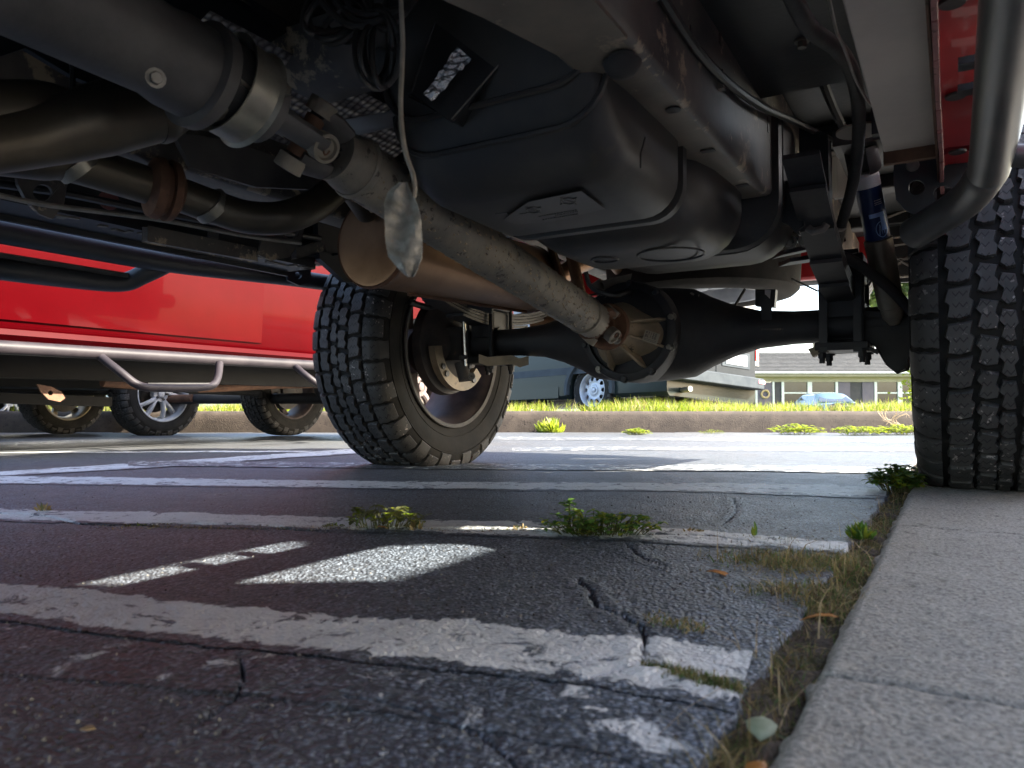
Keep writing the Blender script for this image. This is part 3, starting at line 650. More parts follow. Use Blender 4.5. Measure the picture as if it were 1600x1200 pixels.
def rim_mb(kind):
    m = MB(); lip = [(.118, .262), (.128, .270), (.131, .268), (.128, .258)]
    bar = lip + [(.112, .250), (.10, .243), (.05, .238), (0, .232), (-.05, .232), (-.09, .240), (-.110, .247)] + [(-x, r) for x, r in reversed(lip)]
    m.lathe((0, 0, 0), (1, 0, 0), bar, 72)
    m.lathe((0, 0, 0), (1, 0, 0), [(x, r+.012) for x, r in bar[4:-4]], 72)
    n = {'back': 6, 'five': 5, 'gold': 6, 'steel': 0}[kind]
    for k in range(n):
        a = 2*math.pi*k/n + .3; e = V((0, math.cos(a), math.sin(a))); t = V((0, -math.sin(a), math.cos(a)))
        if kind == 'five':                                                 # each spoke splits into a fork
            for sg in (-1, 1):
                rg = []
                for s, r_, wd, x_ in ((.0, .055, .022, .078), (.012, .10, .018, .086), (.034, .16, .017, .084), (.052, .205, .018, .070), (.062, .237, .026, .050)):
                    c = e*r_ + t*(s*sg); rg.append([V((x_, 0, 0))+c-t*wd, V((x_+.012, 0, 0))+c-t*wd*.5, V((x_+.012, 0, 0))+c+t*wd*.5, V((x_, 0, 0))+c+t*wd, V((x_-.045, 0, 0))+c+t*wd*.8, V((x_-.045, 0, 0))+c-t*wd*.8])
                m.rings(rg)
        else:
            rg = []
            for r_, wd, x_ in ((.05, .030, .07), (.10, .026, .085), (.17, .028, .08), (.215, .036, .062), (.240, .052, .05)):
                c = e*r_; rg.append([V((x_, 0, 0))+c-t*wd, V((x_+.014, 0, 0))+c-t*wd*.5, V((x_+.014, 0, 0))+c+t*wd*.5, V((x_, 0, 0))+c+t*wd, V((x_-.03, 0, 0))+c+t*wd*.75, V((x_-.03, 0, 0))+c-t*wd*.75])
            m.rings(rg)
    m.lathe((0, 0, 0), (1, 0, 0), [(.02, .075), (.06, .08), (.085, .075), (.088, .05), (.075, .042), (.075, .034), (.095, .032), (.10, .02), (.10, 0)], 32)
    m.lathe((0, 0, 0), (1, 0, 0), [(.02, .075), (.02, .0)], 32)
    if kind == 'steel':
        m.lathe((0, 0, 0), (1, 0, 0), [(.088, .05), (.07, .09), (.062, .12), (.075, .15)], 48)
        for k in range(10):                                                # ring of round holes: web between
            a = 2*math.pi*k/10; e = V((0, math.cos(a), math.sin(a))); t = V((0, -math.sin(a), math.cos(a)))
            m.rings([[V((.075, 0, 0))+e*.148-t*.032, V((.08, 0, 0))+e*.15, V((.075, 0, 0))+e*.148+t*.032, V((.07, 0, 0))+e*.148],
                     [V((.07, 0, 0))+e*.18-t*.022, V((.075, 0, 0))+e*.18, V((.07, 0, 0))+e*.18+t*.022, V((.065, 0, 0))+e*.18],
                     [V((.04, 0, 0))+e*.236-t*.05, V((.045, 0, 0))+e*.236, V((.04, 0, 0))+e*.236+t*.05, V((.035, 0, 0))+e*.236]])
    return m
RIM = {}
for k_, mt in (('back', 'rim_dark'), ('five', 'alloy_silver'), ('gold', 'alloy_gold'), ('steel', 'van_wheel')):
    RIM[k_] = dat(rim_mb(k_), 'rim', mt)
_m = MB()
_m.bolt((0, 0, 0), (1, 0, 0), .011, .03); LUG = dat(_m, 'lug_nut', 'brake_dark')
_m = MB(); _m.lathe((0, 0, 0), (1, 0, 0), [(.0, .05), (0, .165), (.024, .165), (.024, .05)], 48); _m.lathe((0, 0, 0), (1, 0, 0), [(-.06, 0), (-.06, .05), (-.04, .085), (.03, .09)], 32)
_m.lathe((0, 0, 0), (1, 0, 0), [(-.012, .07), (-.012, .178), (-.004, .18)], 48)
for a_ in (2.0, 2.35, 2.7): _m.box((-.0, .155*math.cos(a_), .155*math.sin(a_)), (.085, .06, .06), Matrix.Rotation(a_, 3, 'X'))
BRAKE = dat(_m, 'brake', 'brake_dark'); bpy.data.objects.remove(ORG)
def raw(name, data, parent, loc=(0, 0, 0)):
    o = bpy.data.objects.new(name, data); S.collection.objects.link(o); o.parent = parent; o.location = loc; OFF[o.name] = V((0, 0, 0)); return o
def wheel(parent, loc, out, kind='back', scale=1., spin=0., brake=True, lugs=0, bscale=1.):
    w_ = pempty('wheel', loc, parent); w_.scale = (scale,)*3
    w_.rotation_euler = (spin, 0, 0 if out > 0 else math.pi)
    t = raw('tyre', TYRE, w_); r_ = raw('rim', RIM[kind], w_)
    if brake: b_ = raw('brake', BRAKE, w_, (-.03, 0, 0)); b_.scale = (1, bscale, bscale)
    for k in range(lugs):
        a = 2*math.pi*k/lugs+.15; raw('lug_nut', LUG, w_, (.078, .056*math.cos(a), .056*math.sin(a)))
    return w_

# ============================================================ PICKUP AND CAR BODIES
def loft_body(stations, parent, name, mat, mirror_x, caps=(0, -1)):
    """stations: (y, [(dx, z)...] from the sill up to the middle of the roof); mirrored about x = mirror_x"""
    m = MB(); rg = []
    for y, sec in stations:
        L = [V((mirror_x-dx, y, z)) for dx, z in sec]; Rr = [V((mirror_x+dx, y, z)) for dx, z in reversed(sec[:-1])]
        rg.append(L+Rr)
    m.rings(rg, closed=False, cap=False)
    n = len(rg[0])
    for q_ in caps: m.add(rg[q_], [tuple(range(n))], 1)
    return m.build(name, [mat, 'frame_black'], parent, smooth_=32)
def clampsec(sec, y, g, axles, ra, zc):
    zb = -1
    for ya in axles:
        if abs(y-ya) < ra: zb = max(zb, math.sqrt(ra*ra-(y-ya)**2)+zc+g)
    return [(dx, max(z, zb)) for dx, z in sec]
def ysteps(a, b, axles, ra):
    ys = set([a, b]); 
    for ya in axles:
        for k in range(-14, 15):
            y = ya + ra*math.sin(k*math.pi/28)
            for q in (y,):
                if a < q < b: ys.add(round(q, 4))
        for q in (ya-ra-.002, ya+ra+.002):
            if a < q < b: ys.add(q)
    y = a
    while y < b: ys.add(round(y, 4)); y += .25
    return sorted(ys)
def vehicle(root, xc, hw, axles, y0, y1, cab, g=0., mat='red_paint', low=None, belt=1.30, roof=1.90, kind='pickup', ra=.50, zc=.40, doors=(), well=.34, glass=True):
    """y0 front end, y1 rear end, cab = (windscreen foot, roof front, roof rear, rear glass foot)"""
    low = low or [(hw-.145, .600), (hw-.132, .604), (hw-.09, .602), (hw-.04, .66)]
    low = [(dx, z+g) for dx, z in low]
    side = low + [(hw-.005, belt-.45+g), (hw, belt-.25+g), (hw-.012, belt-.06+g), (hw-.045, belt+g)]
    def cabsec(y):
        w0, w1, w2, w3 = cab
        if y <= w0 or y >= w3: t = 0
        elif y < w1: t = (y-w0)/(w1-w0)
        elif y > w2: t = (w3-y)/(w3-w2)
        else: t = 1
        h = (roof-belt-.0)*t
        return side + [(hw-.06-.15*t, belt+.01+g+h*.86), (hw-.12-.22*t, belt+.03+g+h*.97), ((hw-.3)*.6, belt+.045+g+h), (0, belt+.05+g+h)]
    bed0 = cab[3]+.03 if kind == 'pickup' else y1
    st = []
    for y in ysteps(y0, min(cab[3], y1) if kind == 'pickup' else y1, axles, ra):
        sec = clampsec(cabsec(y), y, g, axles, ra, zc)
        e = min(y-y0, 9); 
        if e < .35: k = 1-.12*(1-e/.35)**2; sec = [(dx*k, z) for dx, z in sec]
        if kind != 'pickup' and y1-y < .3: k = 1-.08*(1-(y1-y)/.3)**2; sec = [(dx*k, z) for dx, z in sec]
        st.append((y, sec))
    for yy in cab:
        if y0 < yy < (cab[3] if kind == 'pickup' else y1)-.01: st.append((yy, clampsec(cabsec(yy), yy, g, axles, ra, zc)))
    st.sort(key=lambda q: q[0]); loft_body(st, root, 'cab' if kind == 'pickup' else 'body', mat, xc, (0, -1) if well > .2 else (0,))
    if kind == 'pickup':
        bs = low + [(hw-.005, belt-.45+g), (hw, belt-.25+g), (hw-.012, belt-.03+g), (hw-.04, belt+g), (hw-.09, belt+g), (hw-.10, .93+g), ((hw-.3)*.6, .90+g), (0, .90+g)]
        loft_body([(y, clampsec(bs, y, g, axles, ra, zc)) for y in ysteps(bed0, y1-.05, axles, ra)], root, 'bed', mat, xc, (0, -1) if well > .2 else ())
        m = MB(); m.box((xc, y1-.02, belt-.3+g), (2*hw-.14, .05, .56)); m.build('tailgate', mat, root, bevel=.012)
        m = MB(); m.tube([(xc-hw+.02, y1+.02, .80+g), (xc-.5, y1+.10, .80+g), (xc+.5, y1+.10, .80+g), (xc+hw-.02, y1+.02, .80+g)], .07, 12, flat=1.2); m.build('rear_bumper', 'plastic_black', root)
    m = MB(); m.tube([(xc-hw+.08, y0+.02, .66+g), (xc-.5, y0-.10, .66+g), (xc+.5, y0-.10, .66+g), (xc+hw-.08, y0+.02, .66+g)], .09, 12, flat=1.3); m.build('front_bumper', 'plastic_black', root)
    if glass:
        w0, w1, w2, w3 = cab; zt = belt+g+(roof-belt)*.80; zb_ = belt+g+.05
        for sg in (-1, 1):
            def gx_(z): return xc + sg*(hw-.056-.15*((z-belt-g)/((roof-belt)*.86)) + .006)
            ya, yb = w1-.12, w2+.05; ym = (ya+yb)/2
            for a, c in ((ya, ym-.04), (ym+.04, yb)):
                MB().plate([(gx_(zb_), a-.18*(a == ya), zb_), (gx_(zb_), c, zb_), (gx_(zt), c, zt), (gx_(zt), a+.05*(a == ya), zt)], th=.003).build('window', 'glass_dark', root)
        MB().plate([(xc-hw+.16, w0+.05, belt+g+.10), (xc+hw-.16, w0+.05, belt+g+.10), (xc+hw-.36, w1-.04, roof+g-.02), (xc-hw+.36, w1-.04, roof+g-.02)], th=.004, nrm=(0, -.6, .8)).build('windscreen', 'glass_dark', root)
    for ya, yb in doors:                                                   # door skins stand 5 mm proud, so the shut lines are real gaps
        for sg in (-1, 1):
            m = MB(); secd = [p for p in side if p[1] > low[-1][1]-.001]
            z0 = low[-1][1]+.012; fine = []
            pr = [(low[-1][0], low[-1][1])] + [p for p in side[len(low):]]
            zs = [p[1] for p in pr]; xs = [p[0] for p in pr]
            Zs_ = np.linspace(z0, belt+g-.01, 12)
            rg = []
            for y in (ya, ya+.004, ya+.02, yb-.02, yb-.004, yb):
                pr_ = .0 if y in (ya, yb) else (.009 if y in (ya+.004, yb-.004) else .011)
                rg.append([V((xc+sg*(float(np.interp(z, zs, xs))+pr_), y, z)) for z in Zs_])
            m.rings(rg, closed=False, cap=False); m.build('door', mat, root, smooth_=50)
            MB().tube([(xc+sg*(hw+.03), yb-.26, belt-.17+g), (xc+sg*(hw+.03), yb-.08, belt-.17+g)], .014, 8).build('door_handle', mat, root)
    for ya in (axles if well > .2 else ()):                                # dark wheel wells
        for sg in (-1, 1):
            x_in = xc+sg*(hw-well); x_out = xc+sg*(hw-.03)
            m = MB(); m.rings([[V((x, ya+(ra+.01)*math.sin(t), zc+g+(ra+.01)*math.cos(t))) for x in (x_in, x_out)] for t in np.linspace(-1.45, 1.45, 14)], closed=False, cap=False)
            m.build('wheel_well', 'plastic_black', root)

# ============================================================ THE PICKUP OVERHEAD
XC, YA, ZA = -.775, 2.06, .40
truck = empty('pickup_truck', (XC, .2, 0), 'pickup truck seen from beneath, with muddy driveshaft, black fuel tank and rear axle overhead', 'pickup truck')
T_ = truck
vehicle(truck, XC, .905, (-1.64, YA), -2.55, 3.30, (-1.25, -.45, 1.05, 1.36), low=[(.76, .600), (.775, .604), (.82, .602), (.865, .66)], ra=.53, zc=.42, well=.10, mat='red_dusty', doors=((-1.0, .06), (.066, 1.08)))
wr_ = wheel(truck, (.070, YA, ZA+.005), 1, 'back', spin=.35, brake=True)
wl_ = wheel(truck, (-1.585, YA, ZA-.012), -1, 'back', spin=.1, brake=False)
wheel(truck, (.070, -1.64, ZA+.012), 1, 'back', spin=1.); wheel(truck, (-1.620, -1.64, ZA), -1, 'back', spin=1.)
MB().lathe((-1.585+.13, YA, ZA-.012), (1, 0, 0), [(-.004, .262), (.001, .270), (.004, .268), (.001, .256)], 80).build('rim_lip', 'rim_lip', truck)

# floor, tunnel, cross ribs
m = MB()
for (x0, x1) in ((-1.58, -1.05), (-.5, -.09)):
    rg = []
    for y in np.linspace(-1.2, 1.36, 22):
        rg.append([V((x, y, .80 + .012*(math.sin(y*19) > .3))) for x in np.linspace(x0, x1, 6)])
    m.rings(rg, closed=False, cap=False)
rg = []
for y in np.linspace(-1.2, 1.36, 12): rg.append([V((x, y, z)) for x, z in ((-1.05, .80), (-1.0, .86), (-.95, .93), (-.6, .93), (-.55, .86), (-.5, .80))])
m.rings(rg, closed=False, cap=False); m.build('floor_pan', 'floor_grey', truck, smooth_=30)
m = MB(); m.box((XC, 2.36, .885), (1.5, 1.9, .02)); 
m.build('bed_floor', 'frame_black', truck)
for y in (1.52, 1.95, 2.45, 2.95): MB().box((XC, y, .855), (1.55, .07, .04)).build('cross_rib', 'frame_black', truck, bevel=.006)
MB().box((-1.01, 1.375, .86), (1.13, .03, .18)).build('cab_back', 'frame_black', truck)

# frame rails
def rail(xs, name, prof):
    m = MB(); rg = []
    for y, zb, zt in prof:
        x0, x1 = xs; c = .012
        rg.append([V((x0+c, y, zb)), V((x1-c, y, zb)), V((x1-c*.3, y, zb+c*.3)), V((x1, y, zb+c)), V((x1, y, zt)), V((x0, y, zt)), V((x0, y, zb+c)), V((x0+c*.3, y, zb+c*.3))])
    m.rings(rg); n8 = len(m.f)
    for i in range(n8):
        if i % 8 in (0, 7, 6): m.m[i] = 1
    return m.build(name, ['frame_paint', 'rail_dust_bounce'], truck, smooth_=50)
rp_ = [(-1.8, .612, .84), (.3, .612, .84), (1.40, .610, .84), (1.50, .610, .85), (1.55, .620, .86), (1.585, .65, .87), (1.62, .70, .87), (1.9, .745, .87), (2.3, .745, .87), (2.6, .72, .86), (3.2, .70, .84)]
rr_ = rail((-.408, -.308), 'frame_rail', rp_)
rail((-1.242, -1.16), 'frame_rail', rp_)
# flared gusset where the rail widens towards the camera
m = MB(); m.rings([[V((-.50, -.2, .611)), V((-.31, -.2, .611)), V((-.31, -.2, .70)), V((-.50, -.2, .70))], [V((-.50, .45, .611)), V((-.31, .45, .609)), V((-.31, .45, .70)), V((-.50, .45, .70))],
                   [V((-.43, .66, .611)), V((-.311, .66, .609)), V((-.311, .66, .70)), V((-.43, .66, .70))], [V((-.40, .78, .611)), V((-.312, .78, .609)), V((-.312, .78, .70)), V((-.40, .78, .70))]]).build('rail_gusset', 'rail_dust_bounce', truck)
def disc(name, c, ax, r, mat='frame_black', th=.003, r2=None, n=20, par=None):
    m = MB(); m.lathe(c, ax, [(-.001, 0), (-.001, r), (th*.6, r), (th, r*.85), (th, 0)], n); return m.build(name, mat, par or truck)
for px, py, r_ in ((972, 88, .016), (1052, 172, .011)): disc('rail_hole_dark', PH(px, py, .6085), (0, 0, -1), r_, 'wire_black', .001, par=rr_)  # black pieces paint the dark of holes and slots in the uncut rail
for px, py in ((1106, 236), (1160, 290)): p = PH(px, py, .6085); MB().box(p, (.022, .014, .001)).build('rail_slot_dark', 'wire_black', rr_)
p = PH(972, 98, .608); MB().lathe(p, (0, 0, -1), [(0, .024), (.006, .022), (.016, .014), (.020, 0)], 18).build('rubber_plug', 'rubber_plain', rr_)
for px, py, h in ((1080, 57, .03), (1125, 50, .04), (1200, 195, .03)): p = PX(px, py, -.3075); MB().box(p, (.001, .010, h)).build('rail_slot_dark', 'wire_black', rr_)
p = PX(1168, 92, -.300); MB().box(p, (.012, .010, .012)).build('clip', 'white_plain', rr_, bevel=.002)
# hanger and bump stop behind the right rail end
m = MB()
m.plate([PY(x, y, 1.60) for x, y in ((1192, 284), (1252, 282), (1256, 352), (1244, 362), (1232, 352), (1206, 340), (1190, 345))], th=.006)
m.plate([PY(x, y, 1.70) for x, y in ((1250, 200), (1292, 210), (1296, 330), (1282, 352), (1262, 352), (1250, 340))], th=.05)
m.build('spring_hanger', 'frame_black', truck, bevel=.002)
MB().tube([PY(x, y, 1.58) for x, y in ((1262, 356), (1270, 362), (1286, 358), (1292, 350))], .008, 8).build('hanger_lip', 'frame_paint', truck)
for px, py in ((1210, 372), (1235, 378), (1258, 376)): MB().bolt(PY(px, py, 1.75), (0, -1, -.3), .010, .02).build('bolt', 'bolt_zinc', truck)
m = MB()
for k, (a, b_) in enumerate((((1205, 385), (1300, 362)), ((1215, 398), (1310, 378)), ((1225, 410), (1330, 395)))): m.beam(PY(*a, 1.85), PY(*b_, 1.95), .06, .010)
m.build('spring_eye_leaf', 'frame_black', truck)

# ---- fuel tank
def rrect(x0, x1, z0, z1, y, r=.07, n=7):
    pts = []
    for cx_, cz_, a0 in ((x0+r, z0+r, 180), (x1-r, z0+r, 270), (x1-.02, z1-.02, 0), (x0+.02, z1-.02, 90)):
        rr2 = r if cz_ < (z0+z1)/2 else .02
        for k in range(n): a = R(a0+90*k/(n-1)); pts.append(V((cx_+rr2*math.cos(a), y, cz_+rr2*math.sin(a))))
    return pts
prof = [(0.785, 0.720, -0.690, -0.390, 0.040), (0.800, 0.700, -0.700, -0.380, 0.040), (0.835, 0.600, -0.705, -0.375, 0.048), (0.865, 0.540, -0.710, -0.370, 0.056), (0.895, 0.508, -0.712, -0.368, 0.056), (0.930, 0.498, -0.714, -0.366, 0.056),
        (1.100, 0.493, -0.714, -0.366, 0.056), (1.128, 0.494, -0.714, -0.367, 0.056), (1.132, 0.512, -0.700, -0.382, 0.052), (1.150, 0.512, -0.700, -0.382, 0.052), (1.154, 0.494, -0.714, -0.367, 0.056), (1.172, 0.494, -0.714, -0.367, 0.056),
        (1.178, 0.525, -0.695, -0.392, 0.048), (1.200, 0.525, -0.695, -0.392, 0.048), (1.212, 0.500, -0.710, -0.385, 0.080), (1.235, 0.486, -0.710, -0.370, 0.090), (1.300, 0.480, -0.710, -0.357, 0.090), (1.420, 0.480, -0.710, -0.350, 0.090),
        (1.475, 0.486, -0.710, -0.352, 0.090), (1.505, 0.500, -0.705, -0.360, 0.090), (1.525, 0.530, -0.695, -0.380, 0.080), (1.535, 0.545, -0.685, -0.380, 0.070), (1.545, 0.545, -0.685, -0.350, 0.070), (1.549, 0.518, -0.720, -0.295, 0.090),
        (1.562, 0.514, -0.720, -0.291, 0.090), (1.566, 0.548, -0.685, -0.335, 0.070), (1.582, 0.548, -0.685, -0.335, 0.070), (1.588, 0.516, -0.715, -0.293, 0.100), (1.640, 0.508, -0.715, -0.287, 0.100), (1.710, 0.512, -0.710, -0.290, 0.100),
        (1.760, 0.530, -0.700, -0.305, 0.100), (1.790, 0.565, -0.680, -0.325, 0.100), (1.805, 0.620, -0.660, -0.345, 0.080)]
m = MB(); m.rings([rrect(x0, x1, zb, .80, y, r) for y, zb, x0, x1, r in prof]); tank = m.build('fuel_tank', 'tank_plastic', truck, smooth_=35)
m = MB()
for y, zb, dx in ((.800, .665, 0), (.828, .60, 0), (.853, .555, 0)):
    q = rrect(-.712+dx, -.368-dx, zb, .80, y, .07)[:-7]; m.tube([q[-1]]+q[:14] if False else q[:14], .0045, 6)
m.build('tank_rib', 'tank_plastic', tank)
zt_ = .4905
MB().plate([PH(*p, zt_+.0015) for p in ((786, 343), (806, 350), (856, 347), (945, 326), (908, 298), (826, 315))], th=.0005, nrm=(0, 0, -1)).build('moulded_plaque', 'tank_plastic', tank)
def marks(name, segs, z, r_, mat, par):
    m = MB()
    for s_ in segs: m.tube([PH(*p, z) for p in s_], r_, 5)
    return m.build(name, mat, par, kind='stuff')
gear = []
for cx_, cy_, sx in ((888, 314, 12), (833, 328, 11)):
    for k in range(8):
        a, b_ = 2*math.pi*k/8, 2*math.pi*(k+1)/8
        gear.append([(cx_+sx*math.cos(a), cy_+sx*.42*math.sin(a)), (cx_+sx*math.cos(b_), cy_+sx*.42*math.sin(b_))])
        if k % 2: gear.append([(cx_+sx*math.cos(a), cy_+sx*.42*math.sin(a)), (cx_+sx*1.5*math.cos(a), cy_+sx*.62*math.sin(a))])
    gear.append([(cx_-7, cy_-2), (cx_+8, cy_+2)])
marks('moulded_mark', gear, .4912, .0008, 'wire_black', tank)  # black puts the shadow of the raised marks into their colour
txt = []
rnd = random.Random(4)
for row, (xa, xb, ya_, yb_) in enumerate(((842, 900, 338, 328), (848, 904, 343, 334), (868, 902, 336.5, 330))):
    x = xa
    while x < xb:
        w2 = rnd.uniform(1.2, 3.0); t = (x-xa)/(xb-xa); yy = ya_+(yb_-ya_)*t; txt.append([(x, yy), (x+w2, yy-.4*w2*.3)]); x += w2+rnd.uniform(.8, 1.6)
txt += [[(812, 334), (822, 333)], [(774, 334), (791, 332)], [(791, 332), (793, 337)]]
marks('moulded_text', txt, .4912, .0007, 'wire_black', tank)  # black colour carries the shadow of the raised lettering
for px, py, r_ in ((1048, 398, .062), (945, 406, .026)):
    MB().tube(circle(PH(px, py, .479), (1, 0, 0), (0, 1, 0), r_, 40), .0022, 6, loop=True).build('moulded_ring', 'tank_plastic', tank)
MB().tube([PH(1001, 262, .50), PH(1001, 240, .53), PH(1008, 215, .56)], .0012, 5).build('strap_cord', 'wire_black', tank)

# ---- driveshaft, joints, carrier bearing and gearbox tail
J1, J2 = PX(478, 212, XC), PX(938, 508, XC)
ax = (J2-J1).normalized()
s0, s1 = J1+ax*.055, J2-ax*.045
m = MB(); n_ = 60; pts = [s0+(s1-s0)*(k/n_) for k in range(n_+1)]
m.tube(pts, [.0405 if k < 2 else (.0445 if k < 5 else .0455+.0006*math.sin(k*2.1)) for k in range(n_+1)], 32); shaft = m.build('driveshaft', 'shaft_steel', truck)
MB().lathe(s0+ax*.05, ax, [(-.006, .046), (-.003, .0485), (.003, .0485), (.006, .046)], 32).build('weld_ring', 'shaft_steel', shaft)
MB().lathe(s1-ax*.055, ax, [(-.006, .046), (-.003, .0485), (.003, .0485), (.006, .046)], 32).build('weld_ring', 'shaft_steel', shaft)
p = s0+(s1-s0)*.80; side_ = (C0-p); side_ = (side_-ax*side_.dot(ax)).normalized()
m = MB(); rndm = random.Random(3)
for k in range(420):                                                       # caked mud flakes
    t = rndm.random(); t = .05+.88*t**.8; pp = s0+(s1-s0)*t; a = rndm.uniform(-1.9, 1.9); q = ax.cross(side_)
    d = side_*math.cos(a)+q*math.sin(a); c = pp+d*.0462; u = ax*rndm.uniform(.002, .006); w2 = ax.cross(d)*rndm.uniform(.001, .003)
    m.add([c-u-w2, c+u-w2*.6, c+u*.6+w2, c-u*.7+w2, c+d*.0016], [(0, 1, 4), (1, 2, 4), (2, 3, 4), (3, 0, 4)])
m.build('mud', 'nose_tan', shaft, kind='stuff')
A_ = (C0-J1); A_ = (A_-ax*A_.dot(ax)).normalized(); B_ = ax.cross(A_)
def joint(J, axd, A, B, r_, mat_y, parent, back, fwd, sc=1.):
    m = MB()
    for sg in (-1, 1):
        m.tube([J-axd*back+A*sg*.018*sc, J-axd*back*.55+A*sg*.034*sc, J+A*sg*.034*sc], [.026*sc, .024*sc, .024*sc], 12, flat=.6)
    m.lathe(J-axd*(back+.012), axd, [(0, .02), (0, .044*sc), (.016, .046*sc), (.022, .03*sc)], 24)
    m.build('yoke', mat_y, parent)
    m = MB()
    for sg in (-1, 1):
        m.tube([J+axd*fwd+B*sg*.028*sc, J+axd*fwd*.5+B*sg*.034*sc, J+B*sg*.034*sc], [.022*sc, .022*sc, .022*sc], 12, flat=.6)
    m.build('yoke', mat_y, parent)
    m = MB()
    for d in (A, -A, B, -B): m.lathe(J, d, [(0, .014*sc), (.03*sc, .014*sc)], 16)
    m.build('joint_cross', 'rust', parent)
    for d in (A, -A, B, -B):
        m = MB(); m.lathe(J+d*.034*sc, d, [(0, .020*sc), (.020*sc, .0205*sc), (.021*sc, .016*sc), (.016*sc, .014*sc), (.016*sc, 0)], 24)
        m.build('joint_cap', 'cast_grey', parent)
    m = MB(); c = J+A*.0505*sc; m.tube([c+ax*.008*math.cos(t)+B*.008*math.sin(t*1.6) for t in np.linspace(0, 4.2, 14)], .0014, 5); m.build('joint_mark', 'rust', parent)
joint(J1, ax, A_, B_, .02, 'trans_alloy', shaft, .075, .055)
b0 = J1-ax*.085
MB().lathe(b0-ax*.09, ax, [(0, .040), (.02, .052), (.085, .054), (.09, .040)], 28, True).build('bearing_rubber', 'rubber_plain', truck)
cl = b0-ax*.035; m = MB()                                                    # strap ring round the bearing
m.lathe(cl, ax, [(-.020, .0600), (-.023, .066), (-.018, .0615), (.018, .0615), (.023, .066), (.020, .0600), (.018, .058), (-.018, .058), (-.020, .0600)], 40)
clamp = m.build('bearing_clamp', 'clamp_steel', truck)
e0 = PX(415, 128, XC+.03); uz = V((0, 0, 1))
poly = [PX(x, y, XC+.05) for x, y in ((376, 116), (396, 108), (424, 112), (456, 138), (452, 146), (418, 152), (402, 150), (378, 132))]
hole = [PX(414+12*math.cos(a), 132+6*math.sin(a), XC+.05) for a in np.linspace(0, 2*math.pi, 13)[:-1]]
hole2 = [PX(433+5*math.cos(a), 136+3*math.sin(a), XC+.05) for a in np.linspace(0, 2*math.pi, 9)[:-1]]
MB().plate(poly, [hole, hole2], th=.006).build('clamp_ear', 'clamp_steel', clamp, bevel=.0015)
MB().rings([[PX(404, 150, XC+.05), PX(420, 152, XC+.045), PX(455, 146, XC+.05), PX(452, 160, XC+.01)], [PX(385, 175, XC+.04), PX(400, 185, XC+.04), PX(402, 185, XC), PX(388, 175, XC)]]).build('clamp_web', 'clamp_steel', clamp)
G0, G1 = PX(302, 112, XC), V((XC, -.45, .70))
gd = (G1-G0).normalized()
m = MB(); L = (G1-G0).length
m.lathe(G0, gd, [(-.02, .046), (-.02, .064), (-.004, .066), (0, .056), (.03, .056), (.05, .052), (.20, .062), (.34, .072), (.36, .088), (.42, .09), (.5, .13), (L, .16)], 40)
gb = m.build('gearbox_tail', 'trans_alloy', truck)
MB().lathe(G0-gd*.04, gd, [(0, .025), (.0, .045), (.022, .047), (.022, .02)], 32, True).build('output_flange', 'cast_grey', gb)
for a in (3.6, 4.6, 5.6): pass
MB().bolt(PX(243, 122, XC+.058), (1, -.4, -.3), .007, .008).build('bolt', 'bolt_zinc', gb)
MB().tube([G0-gd*.10+V((0, 0, 0)), G0-gd*.03], .030, 20).build('sleeve', 'rubber_plain', gb)

# ---- exhaust: pipes, flange, muffler
m = MB(); m.tube([PX(-240, 185, -1.21), PX(-40, 228, -1.20), PX(60, 243, -1.19), PX(110, 252, -1.185), PX(235, 291, -1.165)], [.034, .037, .037, .0325, .0315], 28, sub=6)
ex = m.build('exhaust_pipe', 'exhaust_dark', truck)
a, b_ = PX(240, 293, -1.165), PX(275, 301, -1.155)
dd = (b_-a).normalized(); MB().lathe(a, dd, [(-.012, .034), (-.004, .050), (.010, .053), (.012, .044), (.020, .044), (.022, .053), (.034, .050), (.044, .034)], 32, True).build('pipe_flange', 'rust', ex)
MB().tube([PX(262, 297, -1.158), PX(330, 322, -1.13), PX(385, 339, -1.10), PX(440, 340, -1.06), PX(490, 322, -1.04), PX(540, 290, -1.04), PX(575, 330, -1.07)], [.030, .030, .030, .030, .030, .028, .028], 28, sub=8).build('exhaust_pipe', 'exhaust_dark', truck)
MB().tube([PX(-60, 235, -.98), PX(60, 215, -.98), PX(150, 190, -.965), PX(235, 165, -.95)], [.030, .036, .046, .050], 28, sub=6).build('converter', 'exhaust_dark', truck)
MB().lathe(PX(236, 165, -.95), (PX(236, 165, -.95)-PX(150, 190, -.965)).normalized(), [(-.01, .05), (0, .053), (.008, .053), (.03, .045), (.09, .035)], 32, True).build('converter_cone', 'exhaust_dark', truck)
MB().tube([PX(-40, 175, -1.0), PX(60, 170, -1.0), PX(110, 185, -.99)], .035, 20, sub=4).build('exhaust_pipe', 'exhaust_dark', truck)
m0, m1 = PX(582, 380, -1.07), PX(836, 438, -1.06); md = (m1-m0).normalized(); L = (m1-m0).length
m = MB(); m.lathe(m0, md, [(.0, .03), (-.006, .085), (-.006, .093), (.004, .097), (.012, .093), (.03, .094), (L-.05, .094), (L-.02, .090), (L, .05)], 48, True)
muf = m.build('muffler', 'copper_pipe', truck)
MB().lathe(m0-md*.002, md, [(.0, .088), (-.006, .096), (.002, .0995), (.012, .096)], 48).build('seam_band', 'rust', muf)
MB().lathe(m1+md*.0, md, [(-.06, .096), (-.04, .098), (.0, .088)], 48).build('seam_band', 'copper_pipe', muf)
q0 = m0-V((0, 0, .096)); MB().beam(q0+md*.12+V((.0, 0, .0)), q0+md*(L-.05), .004, .012).build('weld_seam', 'rust', muf)
